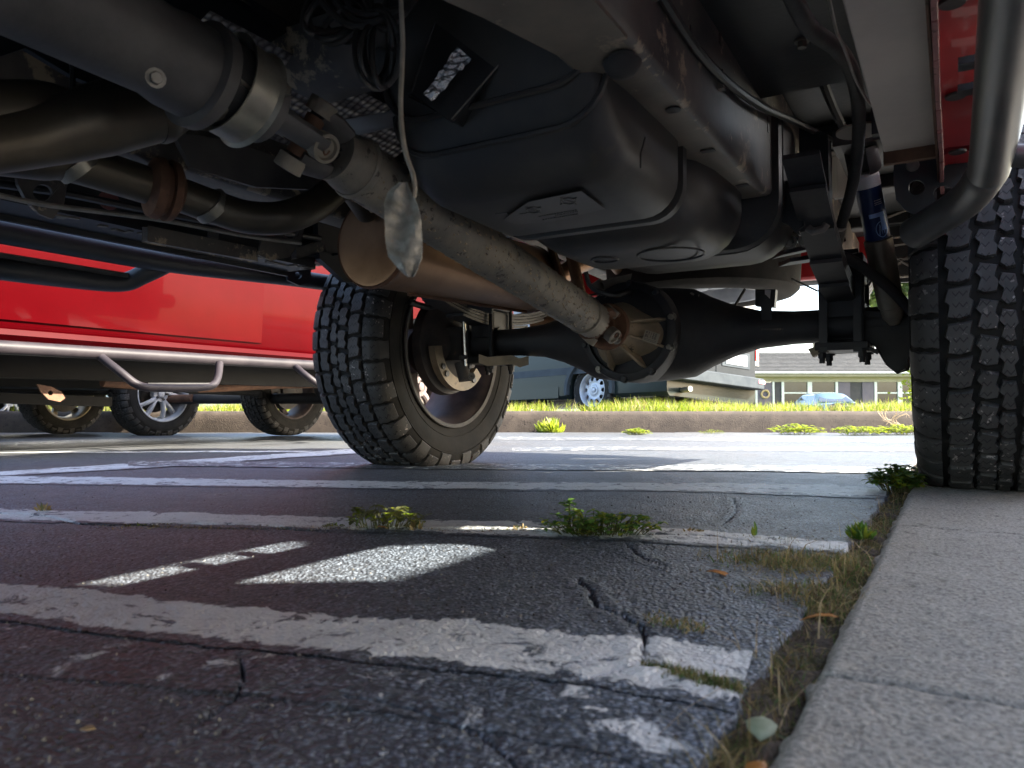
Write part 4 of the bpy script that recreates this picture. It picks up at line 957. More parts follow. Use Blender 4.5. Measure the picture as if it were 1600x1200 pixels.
MB().tube([m1-md*.02, m1+md*.10+V((0, 0, .01)), m1+md*.25+V((.03, 0, .08)), V((-1.0, 2.35, .70)), V((-1.06, 2.75, .62)), V((-1.15, 3.1, .52)), V((-1.35, 3.25, .50))], .030, 20, sub=6).build('tail_pipe', 'copper_pipe', truck)
MB().tube([PZ(828, 502, 2.75), PZ(905, 503, 2.75)], .026, 20).build('cross_pipe', 'copper_pipe', truck)
for (x0, y0, x1, y1, wd) in ((860, 385, 880, 440, .026), (893, 400, 910, 472, .018)):
    MB().tube([PZ(x0, y0, 2.1), PZ(x1, y1, 2.1)], wd, 14, flat=.4).build('pipe_strap', 'copper_pipe', truck)
MB().tube([PZ(930, 440, 2.15), PZ(948, 475, 2.15), PZ(930, 500, 2.1)], .018, 12, sub=4).build('breather_bracket', 'cast_grey', truck)
MB().tube([PZ(915, 425, 2.0), PZ(925, 450, 2.0), PZ(960, 462, 2.0), PZ(985, 455, 2.05)], .007, 8, sub=4).build('vent_hose', 'wire_black', truck)
MB().plate([PZ(x, y, 2.12) for x, y in ((943, 440), (985, 430), (978, 466), (952, 498), (938, 500), (950, 470))], th=.02).build('bracket', 'cast_grey', truck, bevel=.004)

# ---- rear axle
def nring(x, r, rz=None): return [V((x, YA+(r)*math.cos(2*math.pi*k/40), ZA+(rz or r)*math.sin(2*math.pi*k/40))) for k in range(40)]
m = MB(); rg = []
for dx, r, rz in ((-.80, .042, .042), (-.60, .042, .042), (-.52, .043, .043), (-.42, .044, .044), (-.33, .047, .052), (-.26, .055, .072), (-.20, .07, .098), (-.15, .09, .125), (-.09, .118, .132), (0, .137, .139), (.09, .118, .132), (.15, .09, .125), (.20, .07, .098), (.26, .055, .072), (.33, .047, .052), (.42, .044, .044), (.52, .043, .043), (.62, .042, .042), (.78, .042, .042)):
    rg.append(nring(XC+dx, r, rz))
m.rings(rg); axl = m.build('axle_housing', 'axle_black', truck, smooth_=60)
D0 = V((XC, 1.925, ZA))
m = MB(); m.lathe(V((XC, YA, ZA)), (0, -1, 0), [(.02, .141), (.125, .141), (.135, .138), (.140, .130), (.142, .118)], 56); m.build('diff_ring', 'axle_black', truck)
m = MB(); rg = []
pc = J2+ax*.02
for t, r in ((0, .094), (.15, .088), (.38, .074), (.62, .060), (.85, .052), (1.0, .050)):
    c = D0.lerp(V((XC-.005, 1.80, ZA+.0)), t); rg.append([c+V((r*(1+.13*(1-t)*math.cos(3*a+.6)-.10*(1-t)*max(0, math.sin(a)))*math.cos(a), 0, r*(1+.13*(1-t)*math.cos(3*a+.6)-.22*(1-t)*max(0, math.sin(a)))*math.sin(a))) for a in np.linspace(0, 2*math.pi, 49)[:-1]])
m.rings(rg); nose = m.build('diff_nose', 'nose_tan', truck, smooth_=60)
m = MB()
for a in (R(-62), R(-24), R(14), R(-112)):                  # stiffening fins
    d = V((math.cos(a), 0, math.sin(a))); t = V((-math.sin(a), 0, math.cos(a)))*.0035
    P_ = [D0+d*.118, D0+d*.108+V((0, -.035, 0)), V((XC, 1.81, ZA))+d*.056, D0+d*.03]
    m.rings([[p-t for p in P_], [p+t for p in P_]])
m.build('fin', 'nose_tan', nose, bevel=.0015)
MB().lathe(V((XC, 1.945, ZA)), (0, -1, 0), [(0, .132), (.010, .130), (.016, .118), (.026, .085), (.030, .0)], 48).build('carrier_plate', 'axle_black', truck)
for k in range(10):
    a = 2*math.pi*k/10+.25; MB().bolt(D0+V((.132*math.cos(a), .004, .132*math.sin(a))), (0, -1, 0), .0085, .014).build('bolt', 'axle_black' if k % 3 else 'bolt_zinc', nose)
# sticker with its rows of print
sc_ = PY(1018, 527, 1.862); su = (PY(1031, 531, 1.85)-PY(1000, 520, 1.862)).normalized(); sn = V((.25, -.93, -.1)).normalized(); su = (su-sn*su.dot(sn)).normalized(); sv = sn.cross(su); sv = sv if sv.z > 0 else -sv
stp = sc_+sn*.012
lab = MB().plate([stp-su*.020-sv*.015, stp+su*.020-sv*.015, stp+su*.020+sv*.015, stp-su*.020+sv*.015], th=.0008, nrm=sn).build('sticker', 'trim_cream', nose)
m = MB(); rnd = random.Random(11)
def glyph(cx_, cy_, s_, pat):
    for (a, b_, c, d) in pat:
        p, q = stp+sn*.0012+su*(cx_+a*s_)+sv*(cy_+b_*s_), stp+sn*.0012+su*(cx_+c*s_)+sv*(cy_+d*s_); m.tube([p, q], .0006, 4)
GL = {'P': [(0, 0, 0, 2), (0, 2, 1, 2), (1, 2, 1, 1), (1, 1, 0, 1)], '1': [(.5, 0, .5, 2)], 'T': [(.5, 0, .5, 2), (0, 2, 1, 2)], 'B': [(0, 0, 0, 2), (1, 0, 1, 2), (0, 0, 1, 0), (0, 1, 1, 1), (0, 2, 1, 2)], 'L': [(0, 0, 0, 2), (0, 0, 1, 0)], '5': [(1, 2, 0, 2), (0, 2, 0, 1), (0, 1, 1, 1), (1, 1, 1, 0), (1, 0, 0, 0)], '0': [(0, 0, 1, 0), (1, 0, 1, 2), (1, 2, 0, 2), (0, 2, 0, 0)]}
for i, c in enumerate('PT150'): glyph(-.016+i*.0062, .006, .0030, GL[c])
for i, c in enumerate('BL150'): glyph(-.016+i*.0062, -.002, .0030, GL[c])
for yy in (-.007, -.0105):
    x = -.016
    while x < .014: w2 = rnd.uniform(.001, .003); m.tube([stp+sn*.0012+su*x+sv*yy, stp+sn*.0012+su*(x+w2)+sv*yy], .0005, 4); x += w2+.0012
m.build('sticker_print', 'wire_black', nose)
PF = V((XC, 1.795, ZA))
m = MB(); m.lathe(PF, (0, -1, 0), [(0, .05), (0, .060), (.010, .062), (.016, .058), (.016, .030), (.03, .028)], 32, True); pf = m.build('pinion_flange', 'rust', truck)
for k in range(4):
    a = .7+k*math.pi/2; MB().bolt(PF+V((.046*math.cos(a), -.014, .046*math.sin(a))), (0, -1, 0), .0085, .016).build('bolt', 'bolt_zinc' if k % 2 else 'rust', pf)
A2 = (C0-J2); A2 = (A2-ax*A2.dot(ax)).normalized(); A2 = (A2*.9+ax.cross(A2)*.1).normalized()
joint(J2, ax, ax.cross(A2), A2, .02, 'rust', truck, .05, .045, 1.0)
# vent bracket on the housing, brake line, tubes
m = MB(); m.plate([PY(x, y, 2.02) for x, y in ((1058, 500), (1064, 462), (1074, 455), (1092, 459), (1092, 474), (1084, 486), (1082, 502))], th=.012); vb = m.build('vent_bracket', 'axle_black', truck, bevel=.003)
for px, py in ((1081, 461), (1075, 473)): MB().lathe(PY(px, py, 2.018), (0, -1, 0), [(0, .007), (.004, .007), (.005, 0)], 12).build('bolt', 'bolt_zinc', vb)
MB().tube([PY(985, 468, 2.0), PY(1010, 455, 2.0), PY(1035, 470, 2.0), PY(1060, 472, 2.0), PY(1100, 478, 2.05), PY(1140, 490, 2.05), PY(1170, 497, 2.05), PY(1200, 492, 2.05)], .0032, 8, sub=6).build('brake_line', 'wire_black', truck)
MB().tube([PY(1164, 452, 2.1), PY(1150, 475, 2.08), PY(1140, 492, 2.06), PY(1128, 494, 2.05)], .0042, 8, sub=4).build('brake_line', 'wire_black', truck)
MB().tube([PY(880, 470, 1.9), PY(895, 468, 1.92), PY(960, 452, 1.95), PY(990, 448, 2.0)], .003, 8, sub=4).build('brake_line', 'wire_black', truck)
MB().tube([PY(1002, 458, 2.0), PY(1002, 474, 2.0)], .02, 12).build('vent_fitting', 'axle_black', truck)
m = MB(); m.rings([[PY(x, y, Y_) for x, y in ((1190, 500), (1206, 500), (1206, 470), (1196, 460), (1188, 472))] for Y_ in (2.0, 2.06)]); m.build('line_block', 'axle_black', truck)
MB().plate([PY(x, y, 2.25) for x, y in ((1180, 452), (1212, 452), (1210, 480), (1180, 478))], th=.03).build('line_bracket', 'frame_black', truck)
MB().plate([PY(x, y, 2.24) for x, y in ((1195, 453), (1204, 453), (1202, 474), (1196, 476))], th=.004).build('clip', 'white_plain', truck)
MB().tube([PY(1236, 435, 2.2), PY(1278, 455, 2.2)], .003, 6).build('brake_line', 'wire_grey', truck)
m = MB(); rnd = random.Random(8)                                                # cast lettering, worn flat
for x in np.linspace(1190, 1222, 9): m.tube([PY(x, 516, YA-.046), PY(x+2, 513, YA-.046)], .0012, 4)
m.build('cast_mark', 'frame_paint', axl)

# springs, plates and u-bolts on both sides
def spring_set(x, sg):
    for k in range(5):
        L0 = (.62, .55, .44, .32, .2)[k]; zz = ZA+.098-.010*k
        pts = [V((x, YA+t*L0, zz+.16*(t*L0/.62)**2)) for t in np.linspace(-1, 1, 13)]
        m = MB(); m.rings([[p+V((-.033, 0, -.0042)), p+V((.033, 0, -.0042)), p+V((.033, 0, .0042)), p+V((-.033, 0, .0042))] for p in pts]); m.build('spring_leaf', 'axle_black', truck)
    m = MB()
    m.box((x, YA, ZA-.058), (.125, .155, .022)); m.build('spring_plate', 'axle_black', truck, bevel=.004)
    MB().rings([nring(x-.05, .052), nring(x+.05, .052)]).build('axle_pad', 'axle_black', truck); MB().box((x, YA, ZA+.14), (.10, .10, .07)).build('bump_stop', 'axle_black', truck, bevel=.004)
    MB().box((x, YA-.045, ZA+.10), (.078, .014, .17)).build('spring_spacer', 'axle_black', truck, bevel=.003); MB().box((x, YA+.02, ZA+.055), (.072, .10, .09)).build('spring_spacer', 'axle_black', truck, bevel=.003)
    for dx in (-.046, .046):
        m = MB(); m.tube([V((x+dx, YA-.062, ZA-.10)), V((x+dx, YA-.062, ZA+.10)), V((x+dx, YA-.05, ZA+.125)), V((x+dx, YA, ZA+.135)), V((x+dx, YA+.05, ZA+.125)), V((x+dx, YA+.062, ZA+.10)), V((x+dx, YA+.062, ZA-.10))], .0072, 10); u = m.build('u_bolt', 'axle_black', truck)
        for yy in (-.062, .062): MB().bolt(V((x+dx, YA+yy, ZA-.069)), (0, 0, -1), .0105, .018).build('nut', 'axle_black', u)
spring_set(-.235, 1); spring_set(-1.315, -1)
m = MB()
for px in (1287, 1340): m.beam(PY(px, 410, 2.0), PY(px, 550, 1.99), .018, .016, up=(0, 1, 0))
m.beam(PY(1313, 420, 2.03), PY(1313, 530, 2.03), .085, .012, up=(0, 1, 0))
m.build('bump_stop_tower', 'frame_black', truck)
# shock mount below the axle on the right
m = MB(); m.plate([PY(x, y, 2.02) for x, y in ((1345, 488), (1426, 488), (1426, 540), (1416, 575), (1400, 580), (1384, 570), (1366, 540), (1345, 530))], th=.06); m.build('shock_mount', 'axle_black', truck, bevel=.004)
MB().plate([PY(x, y, 1.985) for x, y in ((1262, 545), (1280, 540), (1280, 552), (1270, 558))], th=.03).build('plate_tab', 'nose_tan', truck)
MB().plate([PY(x, y, 1.985) for x, y in ((1354, 540), (1372, 546), (1370, 553), (1358, 548))], th=.03).build('plate_tab', 'axle_black', truck)
# shock absorber
s_t, s_b = PY(1352, 272, 1.86), PY(1393, 482, 2.00); sd = (s_b-s_t).normalized(); L = (s_b-s_t).length
m = MB(); m.lathe(s_t, sd, [(.0, .0), (0, .024), (.004, .0275), (L*.46, .0275), (L*.46+.002, .026)], 32); sh = m.build('shock_absorber', 'shock_blue', truck)
MB().lathe(s_t, sd, [(-.002, .0), (-.002, .023), (.004, .0282), (.030, .0282)], 32).build('shock_collar', 'white_plain', sh)
MB().lathe(s_t+sd*L*.46, sd, [(0, .0255), (.004, .031), (L*.52, .029), (L*.54, .02)], 32, True).build('shock_tube', 'shock_body', sh)
c_ = (C0-s_t); c_ = (c_-sd*c_.dot(sd)).normalized(); c2 = sd.cross(c_)
def onshock(t, a, r_=.0283): return s_t+sd*(t*L)+(c_*math.cos(a)+c2*math.sin(a))*r_
sgn = 1 if c2.dot(RGT) > 0 else -1
m = MB(); m.rings([[onshock(t, sgn*a) for t in (.27, .285, .30)] for a in np.linspace(-.35, .9, 8)], closed=False, cap=False); m.rings([[onshock(t, sgn*a) for t in (.30, .36, .40)] for a in np.linspace(.45, .9, 5)], closed=False, cap=False); 
m.build('shock_band', 'shock_print', sh)
m = MB(); m.tube([onshock(.49-.0+.055*math.sin(t)-.10, sgn*(.45+.45*math.cos(t))) for t in np.linspace(0, 2*math.pi, 25)[:-1]], .0009, 5, loop=True)
m.tube([onshock(t-.10, sgn*a) for t, a in ((.53, .2), (.455, .33), (.52, .42), (.455, .52), (.52, .62), (.46, .75))], .0011, 5)
m.build('shock_emblem', 'shock_print', sh)
m = MB()
for r_i in (.185, .20, .213):
    x = .25
    while x < .8: m.tube([onshock(r_i, sgn*x), onshock(r_i, sgn*(x+.07))], .0008, 4); x += .11
m.build('shock_print', 'white_plain', sh)
m = MB(); m.lathe(s_t-sd*.03, sd, [(-.03, .012), (-.03, .036), (.022, .036), (.03, .030)], 24, False, a0=1.0, a1=5.2); m.box(s_t-sd*.075, (.10, .09, .035)); m.build('shock_hanger', 'trans_alloy', truck)
MB().lathe(s_b, sd, [(-.01, .026), (.02, .024), (.04, .012)], 20).build('shock_foot', 'cast_grey', truck)
# hoses and rods on the right
MB().tube([PZ(1225, -40, .85), PZ(1262, 40, .97), PZ(1312, 80, 1.08), PZ(1336, 130, 1.2), PZ(1342, 200, 1.35), PZ(1334, 280, 1.5), PZ(1315, 350, 1.62), PZ(1306, 384, 1.66)], .0115, 14, sub=6).build('hose', 'rubber_plain', truck)
MB().tube([PZ(1310, 355, 1.62), PZ(1303, 388, 1.66)], .017, 16).build('hose_clamp', 'bolt_zinc', truck)
MB().tube([PZ(1290, -30, .9), PZ(1306, 45, .98), PZ(1318, 72, 1.02), PZ(1333, 115, 1.1), PZ(1344, 138, 1.15), PZ(1362, 165, 1.2), PZ(1381, 170, 1.22)], .0022, 6, sub=6).build('sensor_wire', 'wire_grey', truck)
m = MB(); m.lathe(PZ(1345, 206, 1.42), (0, 0, 1), [(0, 0), (0, .044), (.004, .044), (.004, 0)], 36); m.build('cover_disc', 'floor_tan', truck)
MB().tube([PZ(1300, 396, 1.68), PZ(1330, 406, 1.70), PZ(1358, 425, 1.72), PZ(1392, 452, 1.74), PZ(1430, 492, 1.76)], .0125, 14, sub=4).build('stabiliser_bar', 'axle_black', truck)
for k, t in enumerate(((1276, 368), (1288, 382), (1296, 398))): MB().bolt(PZ(*t, 1.66), (0, -1, -.2), .012, .02).build('bolt', 'cast_grey', truck)
m = MB()
for (a, b_) in (((1262, 352), (1296, 372)), ((1266, 364), (1300, 392)), ((1240, 344), (1290, 350))): m.tube([PZ(*a, 1.68), PZ(*b_, 1.68)], .009, 8)
m.build('link_arm', 'frame_paint', truck)
# bed side seen past the shock: ribs and braces
m = MB()
for (a, b_) in (((1385, 340), (1430, 322)), ((1388, 372), (1430, 366)), ((1390, 384), (1430, 378)), ((1392, 398), (1430, 420)), ((1392, 420), (1430, 392)), ((1390, 404), (1430, 404)), ((1392, 433), (1430, 430))): m.tube([PY(*a, 2.9), PY(*b_, 2.9)], .006, 6)
m.build('inner_brace', 'frame_paint', truck, kind='stuff')
MB().plate([PY(x, y, 2.95) for x, y in ((1370, 330), (1432, 318), (1432, 440), (1372, 442))], th=.02).build('inner_panel', 'frame_black', truck)
m = MB(); m.plate([PX(x, y, -.26) for x, y in ((1296, 240), (1330, 222), (1330, 300), (1322, 308), (1296, 312))], th=.01); m.build('rail_bracket', 'floor_grey', truck)
MB().plate([PX(x, y, -.258) for x, y in ((1300, 246), (1306, 243), (1308, 300), (1300, 303))], th=.002).build('bracket_slot', 'wire_black', truck)

# ---- left hub, brake line and cylinder seen inside the left wheel
H = V((-1.455, YA, ZA))
m = MB(); m.lathe(H, (-1, 0, 0), [(-.03, .043), (-.02, .06), (.0, .075), (.01, .14), (.02, .165), (.05, .17), (.06, .15)], 48); m.box(H+V((.03, .0, .0)), (.07, .11, .11))
m.build('backing_plate', 'brake_dark', truck, smooth_=45)
m = MB(); m.rings([[H+V((x, .155*math.cos(a), .155*math.sin(a))) for x in (.005, .03)]+[H+V((x, .115*math.cos(a), .115*math.sin(a))) for x in (.03, .005)] for a in np.linspace(R(185), R(320), 16)]); m.build('splash_shield', 'nose_tan', truck)
for a in (215, 228, 300): MB().lathe(H+V((.032, .135*math.cos(R(a)), .135*math.sin(R(a)))), (1, 0, 0), [(0, .010), (.004, .010), (.005, .0)], 14).build('shield_hole', 'wire_black', truck)
MB().tube([PZ(672, 478, 2.5), PZ(684, 500, 2.5), PZ(686, 530, 2.5), PZ(685, 560, 2.5), PZ(690, 575, 2.5)], .010, 10, sub=6).build('brake_hose', 'rubber_plain', truck)
MB().tube(circle(PZ(672, 488, 2.5), (1, 0, 0), (0, 0, 1), .017, 20), .0022, 6, loop=True).build('hose_loop', 'wire_grey', truck)
MB().lathe(PZ(723, 476, 2.35), (0, 0, -1), [(0, .0), (0, .022), (.034, .024), (.044, .024), (.047, .018), (.047, 0)], 28).build('silver_cup', 'chrome', truck)
MB().tube([PZ(725, 500, 2.35), PZ(728, 572, 2.35)], .0065, 12).build('link_rod', 'chrome', truck)
MB().tube([PZ(724, 555, 2.35), PZ(724, 561, 2.35)], .014, 12).build('rod_washer', 'brake_dark', truck)
m = MB(); m.tube([PZ(718, 565, 2.36), PZ(726, 590, 2.36), PZ(738, 588, 2.36)], [.018, .024, .014], 10); m.build('link_end', 'brake_dark', truck)
MB().lathe(PZ(737, 588, 2.33), (.5, -.8, 0), [(0, .012), (.01, .012), (.01, .006), (.004, .005), (.004, 0)], 14).build('link_bush', 'bolt_zinc', truck)
m = MB(); m.rings([[PZ(x, y, d) for d in (2.33, 2.42) for x, y in ((p, q), )] + [PZ(p, q+14, d) for d in (2.42, 2.33)] for p, q in ((748, 553), (762, 558), (785, 556), (800, 555), (812, 560), (826, 556))]); m.build('spring_plate_arm', 'nose_tan', truck, smooth_=50)
MB().tube([PZ(735, 470, 2.3), PZ(700, 470, 2.3), PZ(672, 480, 2.35), PZ(640, 472, 2.3)], .010, 8, sub=4).build('hard_line', 'wire_black', truck)
m = MB(); m.plate([PZ(x, y, 2.28) for x, y in ((665, 462), (732, 468), (770, 478), (768, 490), (735, 480), (690, 482), (668, 474))], th=.02); m.build('shackle_plate', 'frame_black', truck)
m = MB()                                                                     # hanger straps below the muffler
for x0, y0, x1, y1, w2 in ((590, 438, 615, 440, .012), (615, 436, 618, 452, .014), (620, 442, 668, 456, .010), (668, 450, 680, 462, .012), (655, 458, 672, 462, .012)): m.beam(PZ(x0, y0, 2.05), PZ(x1, y1, 2.05), .03, w2)
m.build('muffler_hanger', 'cast_grey', truck, bevel=.001)

# ---- left sill, flange, brackets, left step bar
m = MB(); m.box((-1.60, .55, .588), (.12, 1.9, .012)); m.box((-1.548, .55, .69), (.01, 1.9, .20)); m.box((-1.655, .55, .592), (.012, 1.9, .045)); sill = m.build('sill_panel', 'frame_black', truck)
rnd = random.Random(5)
m = MB()
for k in range(46): y = rnd.uniform(.2, 1.5); m.box((-1.56+rnd.uniform(-.02, .01), y, .5805), (rnd.uniform(.01, .03), rnd.uniform(.01, .05), .003), Matrix.Rotation(rnd.uniform(-.3, .3), 3, 'Z'))
m.build('seam_sealer', 'cast_grey', sill, kind='stuff')
def brk(pts, hole_, x, name='body_mount', mat='frame_paint'):
    O = [PX(*p, x) for p in pts]; hc, hr = hole_; Hh = [PX(hc[0]+hr*math.cos(a), hc[1]+hr*.86*math.sin(a), x) for a in np.linspace(0, 2*math.pi, 17)[:-1]]
    return MB().plate(O, [Hh], th=.008, nrm=(-1, 0, 0)).build(name, mat, truck, bevel=.0015)
brk([(25, 268), (108, 272), (100, 318), (82, 342), (62, 334), (42, 314), (28, 288)], ((67, 301), 15), -1.42)
brk([(405, 398), (412, 360), (420, 335), (482, 330), (470, 378), (452, 402), (425, 406)], ((455, 363), 11), -1.42)
disc('sill_hole_fill', PX(170, 313, -1.50), (1, -.3, 0), .020, 'flange_pink', .002)  # disc stands in for a hole, the red reflection behind put in its colour
p = PX(333, 364, -1.50); MB().box(p, (.004, .03, .024)).build('sill_hole_fill', 'floor_grey', truck, bevel=.003)  # grey block stands in for the square hole
MB().plate([PX(x, y, -1.45) for x, y in ((232, 354), (400, 388), (402, 408), (232, 376))], th=.02, nrm=(-1, 0, 0)).build('mount_box', 'frame_paint', truck, bevel=.002)
MB().plate([PX(x, y, -1.47) for x, y in ((464, 388), (506, 376), (508, 392), (464, 404))], th=.02, nrm=(-1, 0, 0)).build('mount_box', 'frame_paint', truck, bevel=.002)
MB().plate([PX(x, y, -1.50) for x, y in ((495, 330), (560, 318), (600, 430), (610, 446), (540, 440), (500, 404))], th=.02, nrm=(-1, 0, 0)).build('cab_mount', 'frame_black', truck)
nb = MB(); nb.tube([PX(-300, 307, -1.74), PX(0, 362, -1.74), PX(250, 408, -1.74), PX(380, 425, -1.74), PX(470, 436, -1.74), PX(580, 452, -1.74)], .026, 20, sub=4); sb = nb.build('step_bar', 'frame_black', truck)
MB().tube([PX(-160, 390, -1.80), PX(-40, 415, -1.80), PX(120, 436, -1.80), PX(190, 441, -1.80), PX(222, 430, -1.78), PX(262, 411, -1.75)], .024, 20, sub=6).build('step_hoop', 'frame_black', sb)
MB().beam(PX(-60, 392, -1.80), PX(193, 432, -1.80), .05, .012).build('step_pad', 'plastic_black', sb)
m = MB(); m.plate([PX(x, y, -1.70) for x, y in ((448, 418), (468, 410), (486, 418), (486, 440), (468, 446), (450, 438))], [[PX(466+6*math.cos(a), 430+6*math.sin(a), -1.70) for a in np.linspace(0, 6.28, 11)[:-1]]], th=.008, nrm=(-1, 0, 0)); m.build('step_bar_bracket', 'frame_black', truck)
MB().tube([PX(430, 402, -1.6), PX(520, 398, -1.5), PX(560, 392, -1.4)], .004, 6).build('brace_rod', 'frame_black', truck)

# ---- right sill, pinch flange, step bar
m = MB(); m.box((-.052, .36, .611), (.076, 1.94, .016)); m.build('sill_panel', 'floor_tan', truck, bevel=.002)
MB().box((-.052, 1.34, .600), (.078, .012, .03)).build('sill_end', 'rust', truck)
m = MB(); y = -.6
rnd = random.Random(9)
while y < 1.46:
    d = rnd.uniform(.03, .10); dz = rnd.uniform(-.003, .002); m.box((-.0095+rnd.uniform(-.0008, .0008), y+d/2, .592+dz), (.006, d-.002, .034)); y += d
m.build('pinch_flange', 'flange_pink', truck, bevel=.001)
MB().box((-.0152, .43, .594), (.003, 2.05, .03)).build('flange_seam', 'rust', truck)
for px, py in ((1488, 4), (1493, 150), (1496, 237)): 
    p = PH(px, py, .601); MB().lathe(p, (0, 0, -1), [(-.001, 0), (-.001, .013), (.002, .012), (.0015, .009), (.0015, 0)], 20).build('drain_plug', 'plastic_black', truck)
m = MB(); m.tube([V((.052, -1.0, .55)), V((.052, -.3, .548)), V((.052, .6, .545)), V((.052, 1.20, .54)), V((.045, 1.30, .532)), V((.022, 1.38, .520)), V((-.020, 1.44, .507)), V((-.055, 1.485, .498))], .0275, 32, sub=6); sbr = m.build('step_bar', 'bar_powder', truck)
MB().tube([V((.06, 1.24, .545)), V((.16, 1.22, .52)), V((.24, 1.14, .47)), V((.25, .9, .45)), V((.24, .60, .46)), V((.06, .50, .54))], .016, 16, sub=5).build('step_hoop', 'bar_powder', sbr)
for yb in (.955, 1.035): MB().box((.026, yb, .572), (.03, .022, .008)).build('shade_lug', 'frame_black', truck)  # lugs added to break up the sun streak under the sill
P_ = [(1398, 208), (1462, 224), (1468, 262), (1512, 236), (1528, 300), (1496, 330), (1462, 337), (1436, 338), (1414, 328), (1400, 312), (1396, 280)]
H1 = [PY(1432+13*math.cos(a), 293+12*math.sin(a), 1.455) for a in np.linspace(0, 2*math.pi, 21)[:-1]]; H2 = [PY(1475+17*math.cos(a), 304+15*math.sin(a), 1.455) for a in np.linspace(0, 2*math.pi, 21)[:-1]]
sbk = MB().plate([PY(*p, 1.455) for p in P_], [H1, H2], th=.007, nrm=(0, 1, 0)).build('step_bar_bracket', 'frame_black', truck, bevel=.001)
for px, py in ((1410, 228), (1440, 235), (1426, 259)): MB().lathe(PY(px, py, 1.455), (0, -1, -.1), [(0, .011), (.004, .009), (.006, 0)], 16).build('carriage_bolt', 'frame_paint', sbk)
MB().box((-.06, 1.50, .76), (.12, .02, .14)).build('cab_corner', 'frame_black', truck)
MB().box((-.20, 1.0, .79), (.22, .9, .015)).build('inner_sill', 'frame_black', truck)

# ---- gadgets under the cab: crossmember, module box, trim strip, wires, shields
m = MB(); m.rings([[c+V((0, 0, 0))+d for d in (V((0, -.06, .05)), V((0, -.05, -.01)), V((0, -.02, -.035)), V((0, .03, -.035)), V((0, .055, 0)), V((0, .055, .05)))] for c in (V((-1.18, .86, .79)), V((-1.0, .86, .77)), V((-.86, .84, .72)), V((-.70, .84, .72)), V((-.58, .86, .76)), V((-.39, .86, .78)))])
m.build('crossmember', 'frame_paint', truck, smooth_=50)
for px, py in ((530, 85), (350, 34), (595, 95)):
    d = PY(px, py, .80); disc('crossmember_hole', d, (0, -1, -.4), .018, 'wire_black', .002)
c0_, c1_, c2_, c3_ = PZ(640, 148, 1.02), PZ(706, 187, 1.0), PZ(783, 98, .98), PZ(692, 10, 1.0)
nb_ = (c1_-c0_).cross(c3_-c0_).normalized(); nb_ = nb_ if nb_.dot(C0-c0_) < 0 else -nb_
bxm = MB(); bxm.plate([c0_, c1_, c2_, c3_], th=.05, nrm=nb_); bx = bxm.build('module_box', 'plastic_black', truck, bevel=.003)
MB().tube([c1_-nb_*.001, c2_-nb_*.001], .0012, 6).build('box_edge', 'bolt_zinc', bx)
m = MB(); F0 = [PZ(x, y, .985) for x, y in ((664, 148), (676, 160), (738, 94), (716, 74))]; n1, n2 = 14, 6; rnd = random.Random(2); rg = []
for i in range(n1):
    a, b_ = F0[0].lerp(F0[3], i/(n1-1)), F0[1].lerp(F0[2], i/(n1-1)); rg.append([a.lerp(b_, j/(n2-1)) - nb_*rnd.uniform(0, .006) for j in range(n2)])
m.rings(rg, closed=False, cap=False); m.build('foil_sticker', 'foil', bx, smooth_=0)
m = MB(); a0, a1 = PZ(505, 193, 1.22), PZ(695, 158, 1.18); b0_, b1 = PZ(535, 216, 1.22), PZ(700, 180, 1.18)
prf = [a0, a0.lerp(b0_, .4)+V((0, 0, .006)), a0.lerp(b0_, .75), b0_]; prf2 = [a1, a1.lerp(b1, .4)+V((0, 0, .006)), a1.lerp(b1, .75), b1]
m.rings([prf, prf2], closed=False, cap=False); m.build('trim_strip', 'alu_strip', truck, smooth_=10, solid=.003)
m = MB(); m.plate([PZ(x, y, 1.25) for x, y in ((590, 255), (600, 246), (618, 250), (636, 262), (640, 276), (612, 270))], th=.003); m.build('heat_shield', 'heat_shield', truck)
def sheet(name, mat, fn, nu, nv): 
    return MB().rings([[fn(i/nu, j/nv) for j in range(nv+1)] for i in range(nu+1)], closed=False, cap=False).build(name, mat, truck, smooth_=60)
sheet('heat_shield', 'heat_shield', lambda u, v: V((-1.14+.32*v, .02+.66*u, .74+.10*math.sin(v*math.pi))), 14, 10)
sheet('heat_shield', 'heat_shield', lambda u, v: V((-1.02+.16*v, .64+.50*u, .66+.07*v)), 14, 4)
MB().plate([PX(x, y, -1.1) for x, y in ((270, 205), (360, 220), (520, 275), (560, 300), (400, 292), (300, 262))], th=.01, nrm=(-1, 0, 0)).build('tunnel_panel', 'floor_grey', truck)
MB().box((-1.02, .55, .775), (.30, 1.2, .02)).build('tunnel_panel', 'frame_black', truck)
m = MB(); m.plate([PX(x, y, -1.02) for x, y in ((-20, 60), (36, 42), (110, 82), (200, 120), (190, 150), (115, 120), (40, 75), (-20, 95))], th=.01, nrm=(-1, 0, 0)); m.build('tunnel_bracket', 'frame_black', truck)
MB().tube([PX(110, 80, -1.0), PX(114, 110, -1.0), PX(112, 150, -1.0)], .004, 6).build('shield_edge', 'wire_black', truck)
wires = MB()
rnd = random.Random(12)
for k in range(7):                                                          # hanging hank of cable
    cx_, rx, ry, cy_ = 598+rnd.uniform(-10, 10), 16+k*3.2, 50+rnd.uniform(-8, 14), 80+rnd.uniform(-12, 6)
    d = .93+rnd.uniform(-.02, .02)
    wires.tube([PZ(cx_+rx*math.cos(t), cy_+ry*math.sin(t), d+.012*math.sin(t*2+k)) for t in np.linspace(0, 2*math.pi, 22)[:-1]], .0036, 8, loop=True, sub=2)
